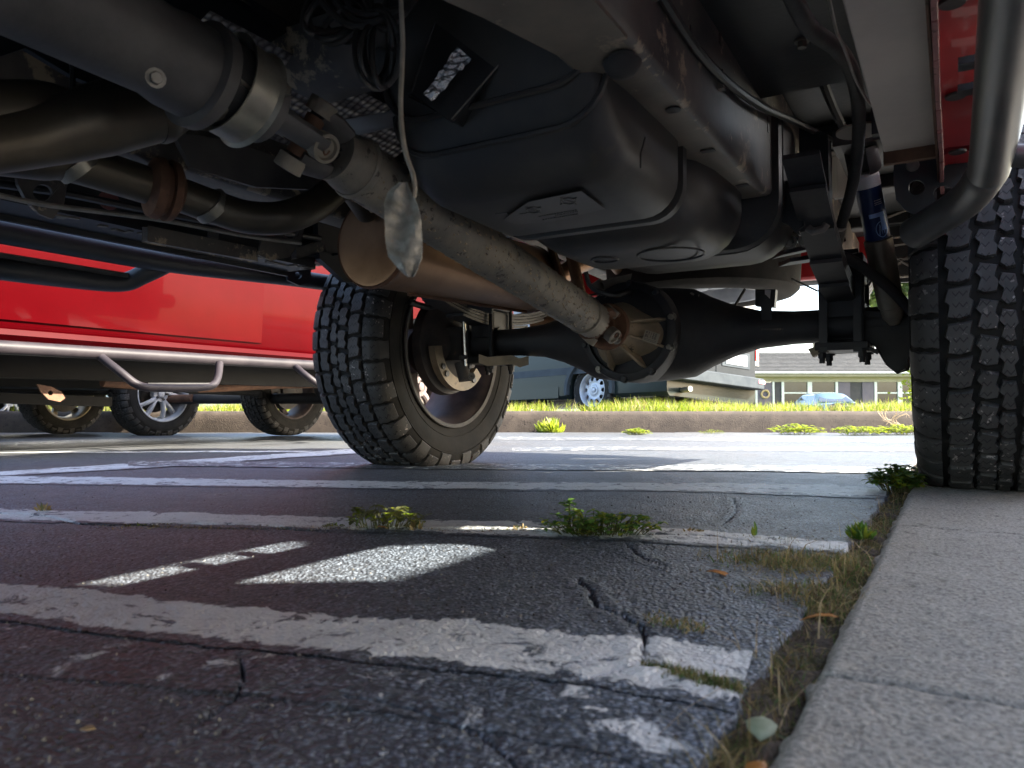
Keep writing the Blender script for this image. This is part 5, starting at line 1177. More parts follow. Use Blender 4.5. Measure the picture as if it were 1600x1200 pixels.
for k in range(5):
    cx_, cy_ = 520+rnd.uniform(-14, 14), 30+rnd.uniform(-10, 10); d = .95
    wires.tube([PZ(cx_+(26+k*5)*math.cos(t), cy_+(24+k*4)*math.sin(t)+8*math.sin(t*2+k), d+.02*math.sin(t+k)) for t in np.linspace(0, 2*math.pi, 20)[:-1]], .0042, 8, loop=True, sub=2)
for k in range(6): wires.tube([PZ(480+k*26, -30, .93), PZ(520+k*16+rnd.uniform(-10, 10), 15, .93), PZ(560+k*14, 30+rnd.uniform(-10, 16), .92), PZ(640+rnd.uniform(-10, 10), 5, .92), PZ(650, -40, .92)], .0045, 8, sub=5)
wires.build('cable_hank', 'wire_black', truck)
for k in range(9):                                                          # bolts round the gearbox tail flange
    a = 2*math.pi*k/9+.2; u_ = gd.orthogonal().normalized(); w2_ = gd.cross(u_); q = G0+gd*.345+(u_*math.cos(a)+w2_*math.sin(a))*.082
    MB().bolt(q, -gd, .006, .009).build('bolt', 'cast_grey', gb)
for (a, b_, x_) in (((120, 258), (124, 262), -1.18), ((330, 322), (334, 326), -1.13)):
    p, q = PX(*a, x_), PX(*b_, x_); d_ = (q-p).normalized(); MB().tube([p-d_*.009, p+d_*.009], .0345, 24).build('pipe_clamp', 'clamp_steel', truck)
MB().tube([PX(-60, 292, -1.40), PX(60, 318, -1.40), PX(150, 330, -1.41), PX(260, 345, -1.42), PX(380, 368, -1.42), PX(470, 380, -1.40)], .005, 8, sub=6).build('brake_line', 'wire_grey', truck)
MB().tube([PX(-60, 280, -1.45), PX(90, 300, -1.45), PX(200, 322, -1.46), PX(330, 346, -1.46), PX(500, 372, -1.46)], .008, 8, sub=6).build('wiring_loom', 'wire_black', truck)
MB().tube([V((-.30, .1, .70)), V((-.295, .6, .71)), V((-.300, 1.0, .69)), V((-.29, 1.3, .72)), V((-.27, 1.6, .78)), V((-.2, 1.9, .80))], .007, 8, sub=6).build('wiring_loom', 'wire_black', truck)
MB().tube([V((-.14, .2, .79)), V((-.15, .7, .77)), V((-.18, 1.1, .785)), V((-.2, 1.5, .80)), V((-.2, 1.9, .82))], .009, 8, sub=6).build('wiring_loom', 'rubber_plain', truck)
for y in (.45, .85, 1.15): MB().box((-.305, y, .702), (.012, .012, .03)).build('loom_clip', 'bolt_zinc', truck)
for (x, y) in ((-.2, .55), (-.2, .95), (-.2, 1.25), (-.14, .75)): MB().bolt((x, y, .782), (0, 0, -1), .008, .012).build('bolt', 'bolt_zinc', truck)
MB().tube([PZ(700, 15, 1.0), PZ(760, 30, 1.02), PZ(820, 70, 1.04), PZ(850, 100, 1.05)], .006, 8, sub=5).build('wiring_loom', 'wire_black', truck)
# spare wheel slung under the bed
sp = pempty('spare_wheel', (XC-.02, 2.70, .70), truck); sp.rotation_euler = (0, R(90), 0); sp.scale = (.8, .84, .84)
SMOOTH = MB(); pf_ = [(-.10, .250), (-.122, .268), (-.140, .315), (-.142, .340), (-.134, .385), (-.112, .408), (0, .415), (.112, .408), (.134, .385), (.142, .340), (.140, .315), (.122, .268), (.10, .250)]
SMOOTH.lathe((0, 0, 0), (1, 0, 0), pf_, 72); an_ = empty('spare_anchor')
_t = SMOOTH.build('tyre', 'tyre_wall', an_); _t.parent = sp; bpy.data.objects.remove(an_); raw('rim', RIM['steel'], sp)

# ============================================================ THE TAG DANGLING ON ITS WIRE
tg_ = empty('hanging_tag', tuple(PZ(632, 360, .66)), 'crumpled clear grey plastic tag dangling on a thin wire in front of the driveshaft', 'tag')
MB().tube([PZ(622, -60, .70), PZ(629, 60, .68), PZ(626, 165, .67), PZ(632, 230, .66), PZ(646, 275, .66), PZ(648, 300, .66), PZ(642, 318, .66)], .0022, 8, sub=8).build('wire', 'wire_grey', tg_)
m = MB(); rnd = random.Random(6); rows_ = [(285, 622, 636), (300, 606, 642), (318, 600, 652), (345, 601, 658), (375, 602, 660), (400, 606, 659), (420, 622, 652), (432, 636, 646)]; rows = [(y_, float(np.interp(y_, [q[0] for q in rows_], [q[1] for q in rows_])), float(np.interp(y_, [q[0] for q in rows_], [q[2] for q in rows_]))) for y_ in np.linspace(285, 432, 34)]
fr, bk = [], []
for y_, x0, x1 in rows:
    fr.append([PZ(x0+(x1-x0)*t + rnd.uniform(-.6, .6), y_+rnd.uniform(-.6, .6), .655+.0035*math.sin(t*7+y_*.05)+.003*noise.noise(V((t*3, y_*.06, 1)))+rnd.uniform(-.0003, .0003)) for t in np.linspace(0, 1, 12)])
    bk.append([p+FWD*.004 for p in reversed(fr[-1])])
m.rings([a+b_ for a, b_ in zip(fr, bk)]); m.build('plate', 'tag_plastic', tg_, smooth_=35)
# ============================================================ THE OTHER VEHICLES IN THE LOT
# red pickup in the next bay
RX, RG_ = -4.235, -.045
red = empty('pickup_truck', (RX, 2.2, RG_), 'shiny red pickup truck with black tubular side step bar, parked beside the muddy one', 'pickup truck')
vehicle(red, RX, .975, (.62, 4.32), -.35, 5.55, (.95, 1.75, 3.15, 3.42), g=RG_-.0, low=[(.845, .50), (.875, .492), (.925, .500), (.955, .528), (.945, .552), (.958, .575)], belt=1.22, roof=1.86, doors=((.98+.2, 1.455), (1.46, 2.788)), ra=.50, mat='red_paint')
for sx, out in ((RX+.80, 1), (RX-.80, -1)):
    for y in (.62, 4.32 if sx > RX else 4.55): wheel(red, (sx, y, .385+RG_), out, 'back', .95, spin=.7*y)
m = MB(); m.tube([PX(-160, 536, -3.215), PX(-20, 542, -3.215), PX(8, 543, -3.215), PX(250, 557, -3.215), PX(500, 571, -3.215), PX(640, 577, -3.215)], [.034, .034, .028, .028, .028, .028], 24, sub=4); rb = m.build('step_bar', 'bar_purple', red)
for q in (((158, 558), (186, 580), (216, 602), (246, 606), (300, 606), (330, 603), (340, 590), (343, 568)), ((462, 573), (480, 588), (505, 605), (530, 612), (590, 613), (610, 600), (614, 580))):
    xs_ = [-3.19, -3.12, -3.08, -3.07, -3.07, -3.08, -3.11, -3.18][:len(q)]
    if len(q) == 7: xs_ = [-3.19, -3.12, -3.08, -3.07, -3.07, -3.10, -3.18]
    MB().tube([PX(*p, x) for p, x in zip(q, xs_)], .0185, 16, sub=5).build('step_hoop', 'bar_purple', rb)
MB().beam(PX(226, 600, -3.09), PX(322, 600, -3.09), .05, .010).build('step_tread', 'plastic_black', rb)
m = MB(); m.box((-3.62, 1.9, .375), (.10, 3.4, .11)); m.build('frame_rail', 'chassis_black', red)
MB().box((-4.85, 1.9, .375), (.10, 3.4, .13)).build('frame_rail', 'chassis_black', red)
MB().box((RX, 2.1, .46), (1.5, 4.2, .05)).build('floor_pan', 'chassis_black', red)
MB().beam(PX(-60, 620, -3.9), PX(165, 628, -3.9), .12, .05).build('skid_bar', 'chassis_black', red)
MB().tube([PX(160, 596, -3.8), PX(300, 606, -3.8), PX(430, 601, -3.8), PX(520, 600, -3.8)], .028, 12, sub=4).build('exhaust_pipe', 'rust', red)
MB().tube([PX(240, 592, -3.6), PX(300, 608, -3.8), PX(400, 612, -4.2)], .03, 10).build('cross_tube', 'chassis_black', red)
PB = [(60, 604), (100, 598), (80, 628), (96, 636), (90, 628)]
MB().plate([PX(x, y, -3.6) for x, y in ((58, 600), (80, 604), (96, 612), (102, 622), (94, 628), (76, 624), (64, 612))], [[PX(79+4*math.cos(a), 614+4*math.sin(a), -3.6) for a in np.linspace(0, 6.28, 10)[:-1]]], th=.01, nrm=(-1, 0, 0)).build('spring_bracket', 'rust', red)
MB().tube([PY(260, 624, 4.32), PY(560, 622, 4.32)], .045, 14).build('rear_axle', 'axle_black', red)
MB().lathe((RX, 4.32, .36), (0, -1, 0), [(-.12, .0), (-.1, .10), (0, .14), (.08, .13), (.14, .06), (.16, 0)], 24).build('differential', 'axle_black', red)

# grey wagon beyond it, showing one silver wheel, and the car past that
GX = -7.02
wag = empty('parked_car', (GX, 2.2, -.07), 'dark grey wagon with bright silver forked-spoke wheel, seen beneath the red pickup', 'car')
vehicle(wag, GX, .95, (1.2, 4.10), .25, 5.0, (1.1, 1.9, 4.3, 4.9), g=-.07, low=[(.82, .42), (.86, .40), (.92, .42), (.94, .50)], belt=1.12, roof=1.72, kind='wagon', mat='suv_grey', ra=.47, zc=.40)
for sx, out, kd in ((GX+.82, 1, 'five'), (GX-.72, -1, 'gold')):
    for y in (1.2, 4.10): wheel(wag, (sx, y, .375-.068), out, kd, .93, spin=-.16 if out > 0 else .5, lugs=5 if out > 0 else 0)
MB().box((GX, 2.6, .36), (1.5, 3.4, .10)).build('floor_pan', 'chassis_black', wag)
MB().tube([PZ(150, 628, 6.9), PZ(300, 622, 6.7)], .035, 12).build('rear_axle', 'rust', wag)
FX = -9.85
car = empty('parked_car', (FX, 2.2, -.085), 'dark car at the far left end of the row, only its spoked wheel showing', 'car')
vehicle(car, FX, .92, (1.3, 4.2), .3, 5.0, (1.2, 2.0, 4.2, 4.8), g=-.085, low=[(.80, .36), (.84, .34), (.88, .36), (.91, .44)], belt=1.0, roof=1.5, kind='wagon', mat='suv_grey', ra=.42, zc=.36)
for sx, out in ((FX+.80, 1), (FX-.80, -1)):
    for y in (1.3, 4.2): wheel(car, (sx, y, .345-.085), out, 'five', .86, spin=.2)

# white stake-bed pickup, unseen, added so its boards shade the bay and cut sun patches
NX = 2.2
wk = empty('pickup_truck', (NX, 1.0, 0), 'unseen white work pickup added beside the muddy truck, its tall side boards shaping the sun patches', 'pickup truck')
vehicle(wk, NX, .95, (-2.2, 1.9), -3.2, 3.05, (-2.0, -1.2, -.15, .12), mat='van_white', belt=1.285, roof=1.93, doors=((-1.8, -.9), (-.89, .0)))
for sx, out in ((NX+.8, 1), (NX-.8, -1)):
    for y in (-2.2, 1.9): wheel(wk, (sx, y, .40), out, 'steel', .95, brake=False)
for y0, y1 in ((.16, 1.44), (1.745, 1.865), (1.895, 3.0)):  # added boards, gaps set to shape the sun patches on the asphalt
    MB().box((NX-.90, (y0+y1)/2, 1.53), (.035, y1-y0, .55)).build('shade_board', 'trim_white', wk, bevel=.004)
MB().box((NX-.90, 1.435, 1.345), (.034, .08, .14), Matrix.Rotation(R(14), 3, 'X')).build('shade_board_end', 'trim_white', wk)
MB().box((NX-.90, 1.735, 1.42), (.034, .05, .09), Matrix.Rotation(R(30), 3, 'X')).build('shade_board_end', 'trim_white', wk)
MB().box((NX-.90, .30, 1.3), (.05, .05, .9)).build('stake', 'trim_white', wk)

# white-over-grey van out on the street
van = empty('delivery_van', (0, 0, 0), 'white and grey high-roof delivery van standing on the street behind the grassy kerb', 'van')
OFF[van.name] = V((0, 0, 0))
VL, VW, VH = 5.5, 1.99, 2.55                                                # local: x across, y forward, origin at the near rear corner
def vs_(name, mat, secs, ys, cap=True): 
    m = MB(); rg = []
    for y, sx in ys:
        zb = max([math.sqrt(max(0, .41**2-(y-ya)**2))+.34 if abs(y-ya) < .41 and name == 'body' else -1 for ya in (1.38, 4.55)])
        rg.append([V((VW/2+(x-VW/2)*sx, y, max(z, zb))) for x, z in secs])
    m.rings(rg, True, cap); return m.build(name, mat, van, smooth_=35)
c_ = .08
lowS = [(.05, .22), (0, .27), (-.01, .60), (0, .80), (.0, 1.02), (VW, 1.02), (VW, .80), (VW+.01, .60), (VW, .27), (VW-.05, .22)]
upS = [(0, 1.02), (.03, 1.35), (.10, 1.9), (.16, 2.4), (.30, VH), (VW-.30, VH), (VW-.16, 2.4), (VW-.10, 1.9), (VW-.03, 1.35), (VW, 1.02)]
vs_('body', 'van_green', lowS, sorted([(.07, .985), (.12, 1), (4.965, 1), (5.3, .93), (VL, .8)]+[(ya+.41*math.sin(k*math.pi/24), 1) for ya in (1.38, 4.55) for k in range(-12, 13)]+[(.965, 1), (1.795, 1), (4.135, 1)]))
vs_('upper_body', 'van_white', upS, [(.07, .985), (.12, 1), (4.2, 1), (4.6, .97)])
MB().rings([[V((x, 4.6, z)) for x, z in ((.12, 1.02), (.25, 2.1), (VW-.25, 2.1), (VW-.12, 1.02))], [V((x, y, z)) for x, y, z in ((.15, 5.35, 1.0), (.3, 4.95, 1.5), (VW-.3, 4.95, 1.5), (VW-.15, 5.35, 1.0))]]).build('bonnet', 'van_white', van)
MB().box((-.004, 2.6, .62), (.022, 3.0, .10)).build('side_moulding', 'van_bumper', van)
MB().box((.004, 3.6, .32), (.03, 3.2, .16)).build('sill_trim', 'van_green', van)
for y in (.10, 1.62, 3.05): MB().box((-.003, y+.15, .72), (.014, .008, .6)).build('panel_seam', 'wire_black', van)
for k, (xa, xb) in enumerate(((.06, VW/2-.004), (VW/2+.004, VW-.06))):       # rear doors, lower half grey
    MB().box(((xa+xb)/2, .055, .80), (xb-xa, .035, .50)).build('rear_door', 'van_grey', van, bevel=.008)
    MB().box(((xa+xb)/2, .055, 1.60), (xb-xa, .03, 1.08)).build('rear_door_top', 'van_white', van, bevel=.008)
    MB().box(((xa+xb)/2, .036, 1.75), (xb-xa-.16, .012, .5)).build('rear_window', 'glass_dark', van, bevel=.004)
rcx = VW/2+.46
MB().box((rcx, .034, .80), (.66, .012, .22)).build('plate_recess', 'van_bumper', van, bevel=.003)
MB().box((rcx, .025, .80), (.50, .010, .15)).build('number_plate', 'plate_white', van, bevel=.002)
for dx in (-.14, .14): MB().lathe((rcx+dx, .020, .745), (0, -1, 0), [(0, .010), (.003, .010), (.003, 0)], 10).build('plate_screw', 'wire_black', van)
MB().box((VW/2+.10, .034, .86), (.05, .01, .05)).build('door_lock', 'van_bumper', van, bevel=.003)
m = MB(); m.tube(circle((VW/2+.62, .035, 1.17), (1, 0, 0), (0, 0, 1), .075, 28, .048), .008, 6, loop=True); m.tube(circle((VW/2+.62, .035, 1.17), (1, 0, 0), (0, 0, 1), .028, 20, .044), .007, 6, loop=True); m.tube(circle((VW/2+.62, .035, 1.19), (1, 0, 0), (0, 0, 1), .05, 20, .018), .006, 6, loop=True)
m.build('badge', 'suv_grey', van, kind='stuff')
m = MB(); m.rings([[V((x, y, .42)) for x, y in ((-.03, .30), (-.03, .0), (.05, -.10), (VW-.05, -.10), (VW+.03, 0), (VW+.03, .30))]+[V((VW-.1, .3, .42)), V((.1, .3, .42))], [V((x, y, .57)) for x, y in ((-.03, .30), (-.03, .0), (.05, -.10), (VW-.05, -.10), (VW+.03, 0), (VW+.03, .30))]+[V((VW-.1, .3, .57)), V((.1, .3, .57))]]).build('rear_bumper', 'van_bumper', van, bevel=.012)
for x in (.20, VW-.12): MB().box((x, -.103, .515), (.16, .012, .05)).build('reflector', 'lens_pink', van, bevel=.003)
for x in (.03, VW-.03): MB().box((x, .045, 1.00), (.075, .05, .34)).build('tail_light', 'lens_red', van, bevel=.008)
for x in (.02, VW-.02): MB().box((x, .06, .82), (.09, .06, .12)).build('tail_light_base', 'trim_white', van, bevel=.01)
MB().tube([V((.5, .6, .27)), V((.32, .1, .30)), V((.26, -.10, .31))], .035, 14).build('exhaust_tip', 'clamp_steel', van)
MB().box((VW/2, 2.3, .30), (1.5, 4.2, .16)).build('chassis', 'chassis_black', van)
for y in (1.38, 4.55):
    for x, out in ((.08, -1), (VW-.08, 1)):
        wheel(van, (x+(.07 if out < 0 else -.07), y, .34), out, 'steel', .88, spin=.3, brake=False)
    for x in (-.03, VW+.03):
        m = MB(); m.rings([[V((x+d, y+r_*math.cos(t), .34+r_*math.sin(t))) for d, r_ in ((-.03, .405), (-.03, .46), (.03, .46), (.03, .405))] for t in np.linspace(-.15, math.pi+.15, 22)]); m.build('wheel_arch', 'van_bumper', van)
vd = (CF(-1.32, 1.58)).normalized()                                          # the way the van points
cor = CF(1.95, 9.1, .12)
van.location = cor; van.rotation_euler = (R(-1.2), R(3.2), math.atan2(vd.y, vd.x)-math.pi/2)        # it stands on the falling shoulder of the road
# ============================================================ HOUSE ACROSS THE STREET
hs = empty('house', tuple(CF(15, 40, -.55)), 'low grey house across the street with shingle roof, cream eaves and white windows', 'house')
def hbox(name, mat, x0, x1, z0, z1, y0, y1, par=hs, bevel=0):
    m = MB(); vs = [CF(x, y, z) for x in (x0, x1) for y in (y0, y1) for z in (z0, z1)]
    m.add(vs, [(0, 1, 3, 2), (4, 6, 7, 5), (0, 4, 5, 1), (2, 3, 7, 6), (0, 2, 6, 4), (1, 5, 7, 3)]); return m.build(name, mat, par, bevel=bevel, smooth_=0)
HZ = 38.
wins = [(13.85, 16.75), (18.62, 21.25)]
# wall in pieces round the openings
xs = [8.0, 12.72, 13.62] ; 
for x0, x1 in ((8.0, 12.55), (13.42, 13.85), (16.75, 18.62), (21.25, 27.0)): hbox('wall', 'wall_brick', x0, x1, -.6, 1.78, HZ, HZ+.25)
for x0, x1 in wins: hbox('wall', 'wall_brick', x0, x1, -.6, .12, HZ, HZ+.25); hbox('wall', 'wall_brick', x0, x1, 1.70, 1.78, HZ, HZ+.25)
hbox('side_wall', 'wall_brick', 8.0, 8.3, -.6, 1.78, HZ+.25, HZ+7); hbox('side_wall', 'wall_brick', 26.7, 27, -.6, 1.78, HZ+.25, HZ+7)
hbox('eave_board', 'trim_cream', 7.6, 27.4, 1.78, 1.95, HZ-.45, HZ-.38)
hbox('gutter', 'trim_white', 7.6, 27.4, 1.90, 2.0, HZ-.55, HZ-.45)
hbox('soffit', 'trim_cream', 7.6, 27.4, 1.74, 1.78, HZ-.42, HZ)
hbox('frieze', 'trim_cream', 8.0, 27.0, 1.48, 1.74, HZ-.06, HZ-.002)
m = MB(); m.rings([[CF(X, HZ-.55, 1.99), CF(X, HZ+3.2, 3.22), CF(X, HZ+7, 1.95), CF(X, HZ+7, 1.85), CF(X, HZ+3.2, 3.10), CF(X, HZ-.45, 1.86)] for X in (7.5, 27.5)]); roof_ = m.build('roof', 'roof_shingle', hs, smooth_=0)
for k in range(14):                                                           # shingle courses
    t = (k+.5)/14; hbox('shingle_course', 'roof_shingle', 7.5, 27.5, 1.99+1.23*t+.0, 1.99+1.23*t+.028, HZ-.55+3.75*t-.02, HZ-.55+3.75*t+.03, roof_)
for x0, x1 in wins:
    f = hbox('window', 'trim_white', x0, x1, .10, .20, HZ-.05, HZ+.05)
    for a, b_, z0, z1 in ((x0, x1, 1.62, 1.72), (x0, x0+.13, .20, 1.62), (x1-.13, x1, .20, 1.62), ((x0+x1)/2-.11, (x0+x1)/2+.11, .20, 1.62)): hbox('window_frame', 'trim_white', a, b_, z0, z1, HZ-.05, HZ+.05, f)
    for a, b_ in ((x0+.13, (x0+x1)/2-.11), ((x0+x1)/2+.11, x1-.13)):
        hbox('pane', 'glass_dark', a, b_, .20, 1.62, HZ+.03, HZ+.05, f); hbox('sash_bar', 'trim_white', a, b_, .88, .95, HZ-.02, HZ+.028, f)
        hbox('curtain', 'wall_brick', a+.03, b_-.03, .96, 1.6, HZ+.055, HZ+.07, f)
    for a, b_ in ((x0-.62, x0-.03), (x1+.03, x1+.62)):
        if not (a < 13.4): hbox('shutter', 'shutter_mauve', a, b_, .08, 1.46, HZ-.04, HZ-.004)
hbox('door', 'shutter_mauve', 12.62, 13.36, -.5, 1.46, HZ-.03, HZ+.05); hbox('door_frame', 'trim_white', 12.50, 12.60, -.5, 1.5, HZ-.06, HZ+.03); hbox('door_frame', 'trim_white', 13.38, 13.48, -.5, 1.5, HZ-.06, HZ+.03)
m = MB(); m.tube([CF(12.99+.19*math.cos(a), HZ-.09, .86+.19*math.sin(a)) for a in np.linspace(0, 2*math.pi, 20)[:-1]], .05, 8, loop=True); m.build('wreath', 'leaf_tan', hs)
hbox('garage_door', 'shutter_mauve', 22.1, 25.4, -.5, 1.46, HZ-.03, HZ+.05); hbox('door_frame', 'trim_white', 21.98, 22.08, -.5, 1.5, HZ-.06, HZ+.03)
# small blue car in front of the house
bc = empty('parked_car', (0, 0, 0), 'small teal blue car parked in front of the grey house window', 'car'); OFF[bc.name] = V((0, 0, 0))
vehicle(bc, 0, .86, (-1.25, 1.25), -2.1, 2.1, (-1.0, -.35, 1.0, 1.7), low=[(.72, .24), (.76, .22), (.82, .24), (.84, .34)], belt=.80, roof=1.22, kind='wagon', mat='car_blue', ra=.36, zc=.31)
for y in (-1.25, 1.25):
    for x, out in ((.76, 1), (-.76, -1)): wheel(bc, (x, y, .31), out, 'steel', .74, brake=False)
bc.location = CF(13.2, 31.0, -.50); bc.rotation_euler = (0, 0, YAW)
# pale outbuilding far off to the left
gb_ = empty('shed', tuple(CF(-14, 36, -.5)), 'pale blue outbuilding far behind the parked row at the left', 'shed')
hbox('wall', 'plate_white', -22, -5, -.5, 2.3, 36, 36.3, gb_); hbox('wall', 'plate_white', -22, -21.7, -.5, 2.3, 36.3, 42, gb_); hbox('wall', 'plate_white', -5.3, -5, -.5, 2.3, 36.3, 42, gb_)
m = MB(); m.rings([[CF(X, 35.6, 2.3), CF(X, 39, 3.4), CF(X, 42.4, 2.3)] for X in (-22.4, -4.6)]); m.build('roof', 'roof_shingle', gb_, smooth_=0)
for x in (-18, -14, -10): hbox('roller_door', 'trim_white', x-1.3, x+1.3, -.5, 1.7, 35.95, 35.998, gb_)

# ============================================================ TREES
def tree(base, h, r0, seed, label, leafy=0, leaf='foliage', group=None, spread=.55, lsize=.12, depth_=5, crown=(0.3, 1.)):
    rnd = random.Random(seed); t = empty('tree', tuple(base), label, 'tree', group)
    tr = MB(); tips = []
    def limb(m, p, d, L, r, lev):
        pts = [p]; rr = [r]
        for k in range(4):
            d = (d+V((rnd.uniform(-.16, .16), rnd.uniform(-.16, .16), rnd.uniform(-.02, .12)))).normalized(); p = p+d*L/4; pts.append(p); rr.append(r*(1-.16*(k+1)))
        m.tube(pts, rr, 7 if lev < 2 else (5 if lev < 4 else 3), cap=False)
        if lev >= 3: tips.extend(pts[2:])
        if lev >= depth_: return
        for k in range(rnd.choice((2, 3, 3)) if lev else 4):
            a = rnd.uniform(0, 6.28); ax_ = d.orthogonal().normalized(); ax_ = Matrix.Rotation(a, 3, d) @ ax_
            nd = (d*(1-spread*.6)+ax_*spread*rnd.uniform(.6, 1.3)+V((0, 0, .12))).normalized(); st = pts[rnd.choice((2, 3, 4))]
            limb(m, st, nd, L*rnd.uniform(.58, .78), rr[-1]*.68, lev+1)
    p0 = V(base); pts = [p0, p0+V((.02, 0, h*.12)), p0+V((0, .03, h*.28))]
    tr.tube(pts, [r0*1.3, r0, r0*.85], 10, cap=False)
    trunk = tr.build('trunk', 'bark', t)
    m = MB(); limb(m, pts[-1], V((0, 0, 1)), h*.30, r0*.8, 0); m.build('crown' if not leafy else 'limbs', 'bark', t)
    if leafy:
        n = leafy; T = np.array([tuple(x) for x in tips]); r = np.random.default_rng(seed); i = r.integers(0, len(T), n)
        c = T[i]+r.normal(0, lsize*2.2, (n, 3)); u = r.normal(0, 1, (n, 3)); u /= np.linalg.norm(u, axis=1)[:, None]; v = np.cross(u, r.normal(0, 1, (n, 3))); v /= np.linalg.norm(v, axis=1)[:, None]
        s_ = r.uniform(.5, 1.2, (n, 1))*lsize
        vs = np.stack([c-u*s_, c+v*s_*.5, c+u*s_, c-v*s_*.5], 1).reshape(-1, 3)-np.array(t.location)
        o = arrmesh('crown', vs, np.arange(4*n).reshape(-1, 4), [leaf]); o.parent = t
    return t
for k, (X, Z, h, lb) in enumerate(((13.5, 52, 9.5, 'bare branching tree behind the left end of the grey house roof'), (17.0, 56, 11, 'tall bare tree behind the middle of the grey house roof'), (20.5, 50, 9, 'bare tree behind the right half of the grey house roof'), (9.5, 60, 12, 'tall bare tree standing behind the delivery van'))):
    tree(CF(X, Z, -.6), h, .20, 40+k, lb, group='bare trees behind the house', depth_=5)
tree(CF(10.2, 17.5, -.1), 5.0, .10, 71, 'leafy yellow-green tree beyond the kerb next to the right rear tyre', leafy=5000, leaf='foliage', lsize=.10)
tree(CF(14.2, 24.0, -.3), 6.5, .14, 77, 'green leafy tree on the lawn to the right of the grey house', leafy=5000, leaf='foliage', lsize=.13)
sh = empty('shrub', tuple(CF(5.9, 10.4, .05)), 'bright yellow-green shrub beside the inner edge of the right rear tyre', 'shrub')
r = np.random.default_rng(5); n = 2600; c = np.array(CF(5.95, 10.4, .1))+np.stack([r.normal(0, .16, n), r.normal(0, .16, n), r.uniform(0, .95, n)**.8], 1)
u = r.normal(0, 1, (n, 3)); u /= np.linalg.norm(u, axis=1)[:, None]; v = np.cross(u, r.normal(0, 1, (n, 3))); v /= np.linalg.norm(v, axis=1)[:, None]; s_ = r.uniform(.02, .05, (n, 1))
o = arrmesh('leaves', np.stack([c-u*s_, c+v*s_*.5, c+u*s_, c-v*s_*.5], 1).reshape(-1, 3)-np.array(sh.location), np.arange(4*n).reshape(-1, 4), ['weed_yellow']); o.parent = sh
m = MB()
for k in range(9): m.tube([V(sh.location), V(sh.location)+V((r.uniform(-.2, .2), r.uniform(-.2, .2), r.uniform(.5, .9)))], .008, 5)
m.build('stems', 'bark', sh, kind='stuff')
# ============================================================ WEEDS, LEAVES, LITTER
def leaf_(m, p, d, up, L, W, mi=0, curl=.2, lobes=False):
    """a leaf blade folded along its midrib"""
    d = V(d).normalized(); s = d.cross(V(up)).normalized(); n = s.cross(d)
    ts = (0, .25, .55, .8, 1); ws = (.05, .8, 1., .6, .02); L_, M_, R_ = [], [], []
    for t, w_ in zip(ts, ws):
        c = V(p)+d*L*t+n*(-curl*L*t*t); M_.append(c); L_.append(c-s*W*w_/2+n*W*.12*w_); R_.append(c+s*W*w_/2+n*W*.12*w_)
    b = len(m.v); m.v += [tuple(x) for x in L_+M_+R_]
    for k in range(4): m.face((b+k, b+k+1, b+6+k, b+5+k), mi); m.face((b+5+k, b+6+k, b+11+k, b+10+k), mi)
def weed(p, label, kind='clover', h=.06, spread=.05, n=26, seed=1, mat='weed_green', group=None, width=None):
    rnd = random.Random(seed); p = V(p); t = empty('weed', tuple(p), label, 'weed', group)
    st, lf = MB(), MB()
    for k in range(n):
        a = rnd.uniform(0, 6.28); r_ = spread*rnd.random()**.6; hh = h*rnd.uniform(.3, 1.)*(1-.4*r_/max(spread, 1e-4))
        wx = width or 1.
        b_ = p + RGT*math.cos(a)*r_*.6*wx + V((-_sy, _cy, 0))*math.sin(a)*r_*.5; e = b_+V((math.cos(a)*r_*.6, math.sin(a)*r_*.6, hh))
        if kind == 'blade':
            leaf_(lf, b_, (e-b_), (rnd.uniform(-1, 1), rnd.uniform(-1, 1), .2), hh, hh*.18+.0015, rnd.random() > .75, .3); continue
        mid = (b_+e)/2+V((0, 0, hh*.15)); st.tube([b_, mid, e], [.0007, .0006, .0005], 4, cap=False)
        q = rnd.choice((3, 3, 4))
        for j in range(q):
            aa = a+j*2*math.pi/q+rnd.uniform(-.3, .3); s_ = h*rnd.uniform(.16, .34)
            leaf_(lf, e, (math.cos(aa), math.sin(aa), rnd.uniform(-.3, .5)), (0, 0, 1), s_, s_*.8, rnd.random() > .7, .25)
    if st.v: st.build('stem', 'grass_olive', t, kind='stuff', smooth_=0)
    lf.build('leaves', [mat, 'weed_yellow' if mat != 'grass_dry' else 'grass_olive'], t, kind='stuff', smooth_=0)
    return t
G2 = lambda px, py, l=.0: PG(px, py, l)
weed(G2(940, 836), 'bright green clump with tall sprig in the crack across the second painted line', 'clover', .040, .050, 120, 1, width=2.2)
weed(G2(893, 832), 'single upright sprig at the left end of the bright green clump', 'clover', .062, .006, 7, 2)
weed(G2(912, 838), 'low leafy weed in the crack just left of the big green clump', 'clover', .026, .026, 50, 17)
weed(G2(600, 826), 'dry reddish weed with small leaves growing from the crack left of centre', 'clover', .042, .036, 60, 3, mat='grass_olive', width=2.2)
weed(G2(556, 824), 'broad single green blade standing beside the dry reddish weed', 'blade', .034, .004, 3, 4)
weed(G2(648, 828), 'small tan grass wisp at the right end of the dry reddish weed', 'blade', .026, .016, 26, 5, mat='grass_dry')
weed(G2(520, 822), 'flat mossy tuft on the painted line left of the broad blade', 'blade', .008, .018, 50, 6, mat='grass_olive', width=1.6)
weed(G2(70, 798), 'tan dry wisp at the far left end of the cracked line', 'blade', .022, .02, 24, 7, mat='grass_dry')
weed(G2(215, 821), 'tiny green moss tuft on the cracked line at the left', 'blade', .007, .014, 40, 8, mat='grass_olive', width=1.6)
weed(G2(812, 828), 'straw coloured tuft in the sun patch on the second line', 'blade', .012, .02, 50, 9, mat='grass_dry', width=1.5)
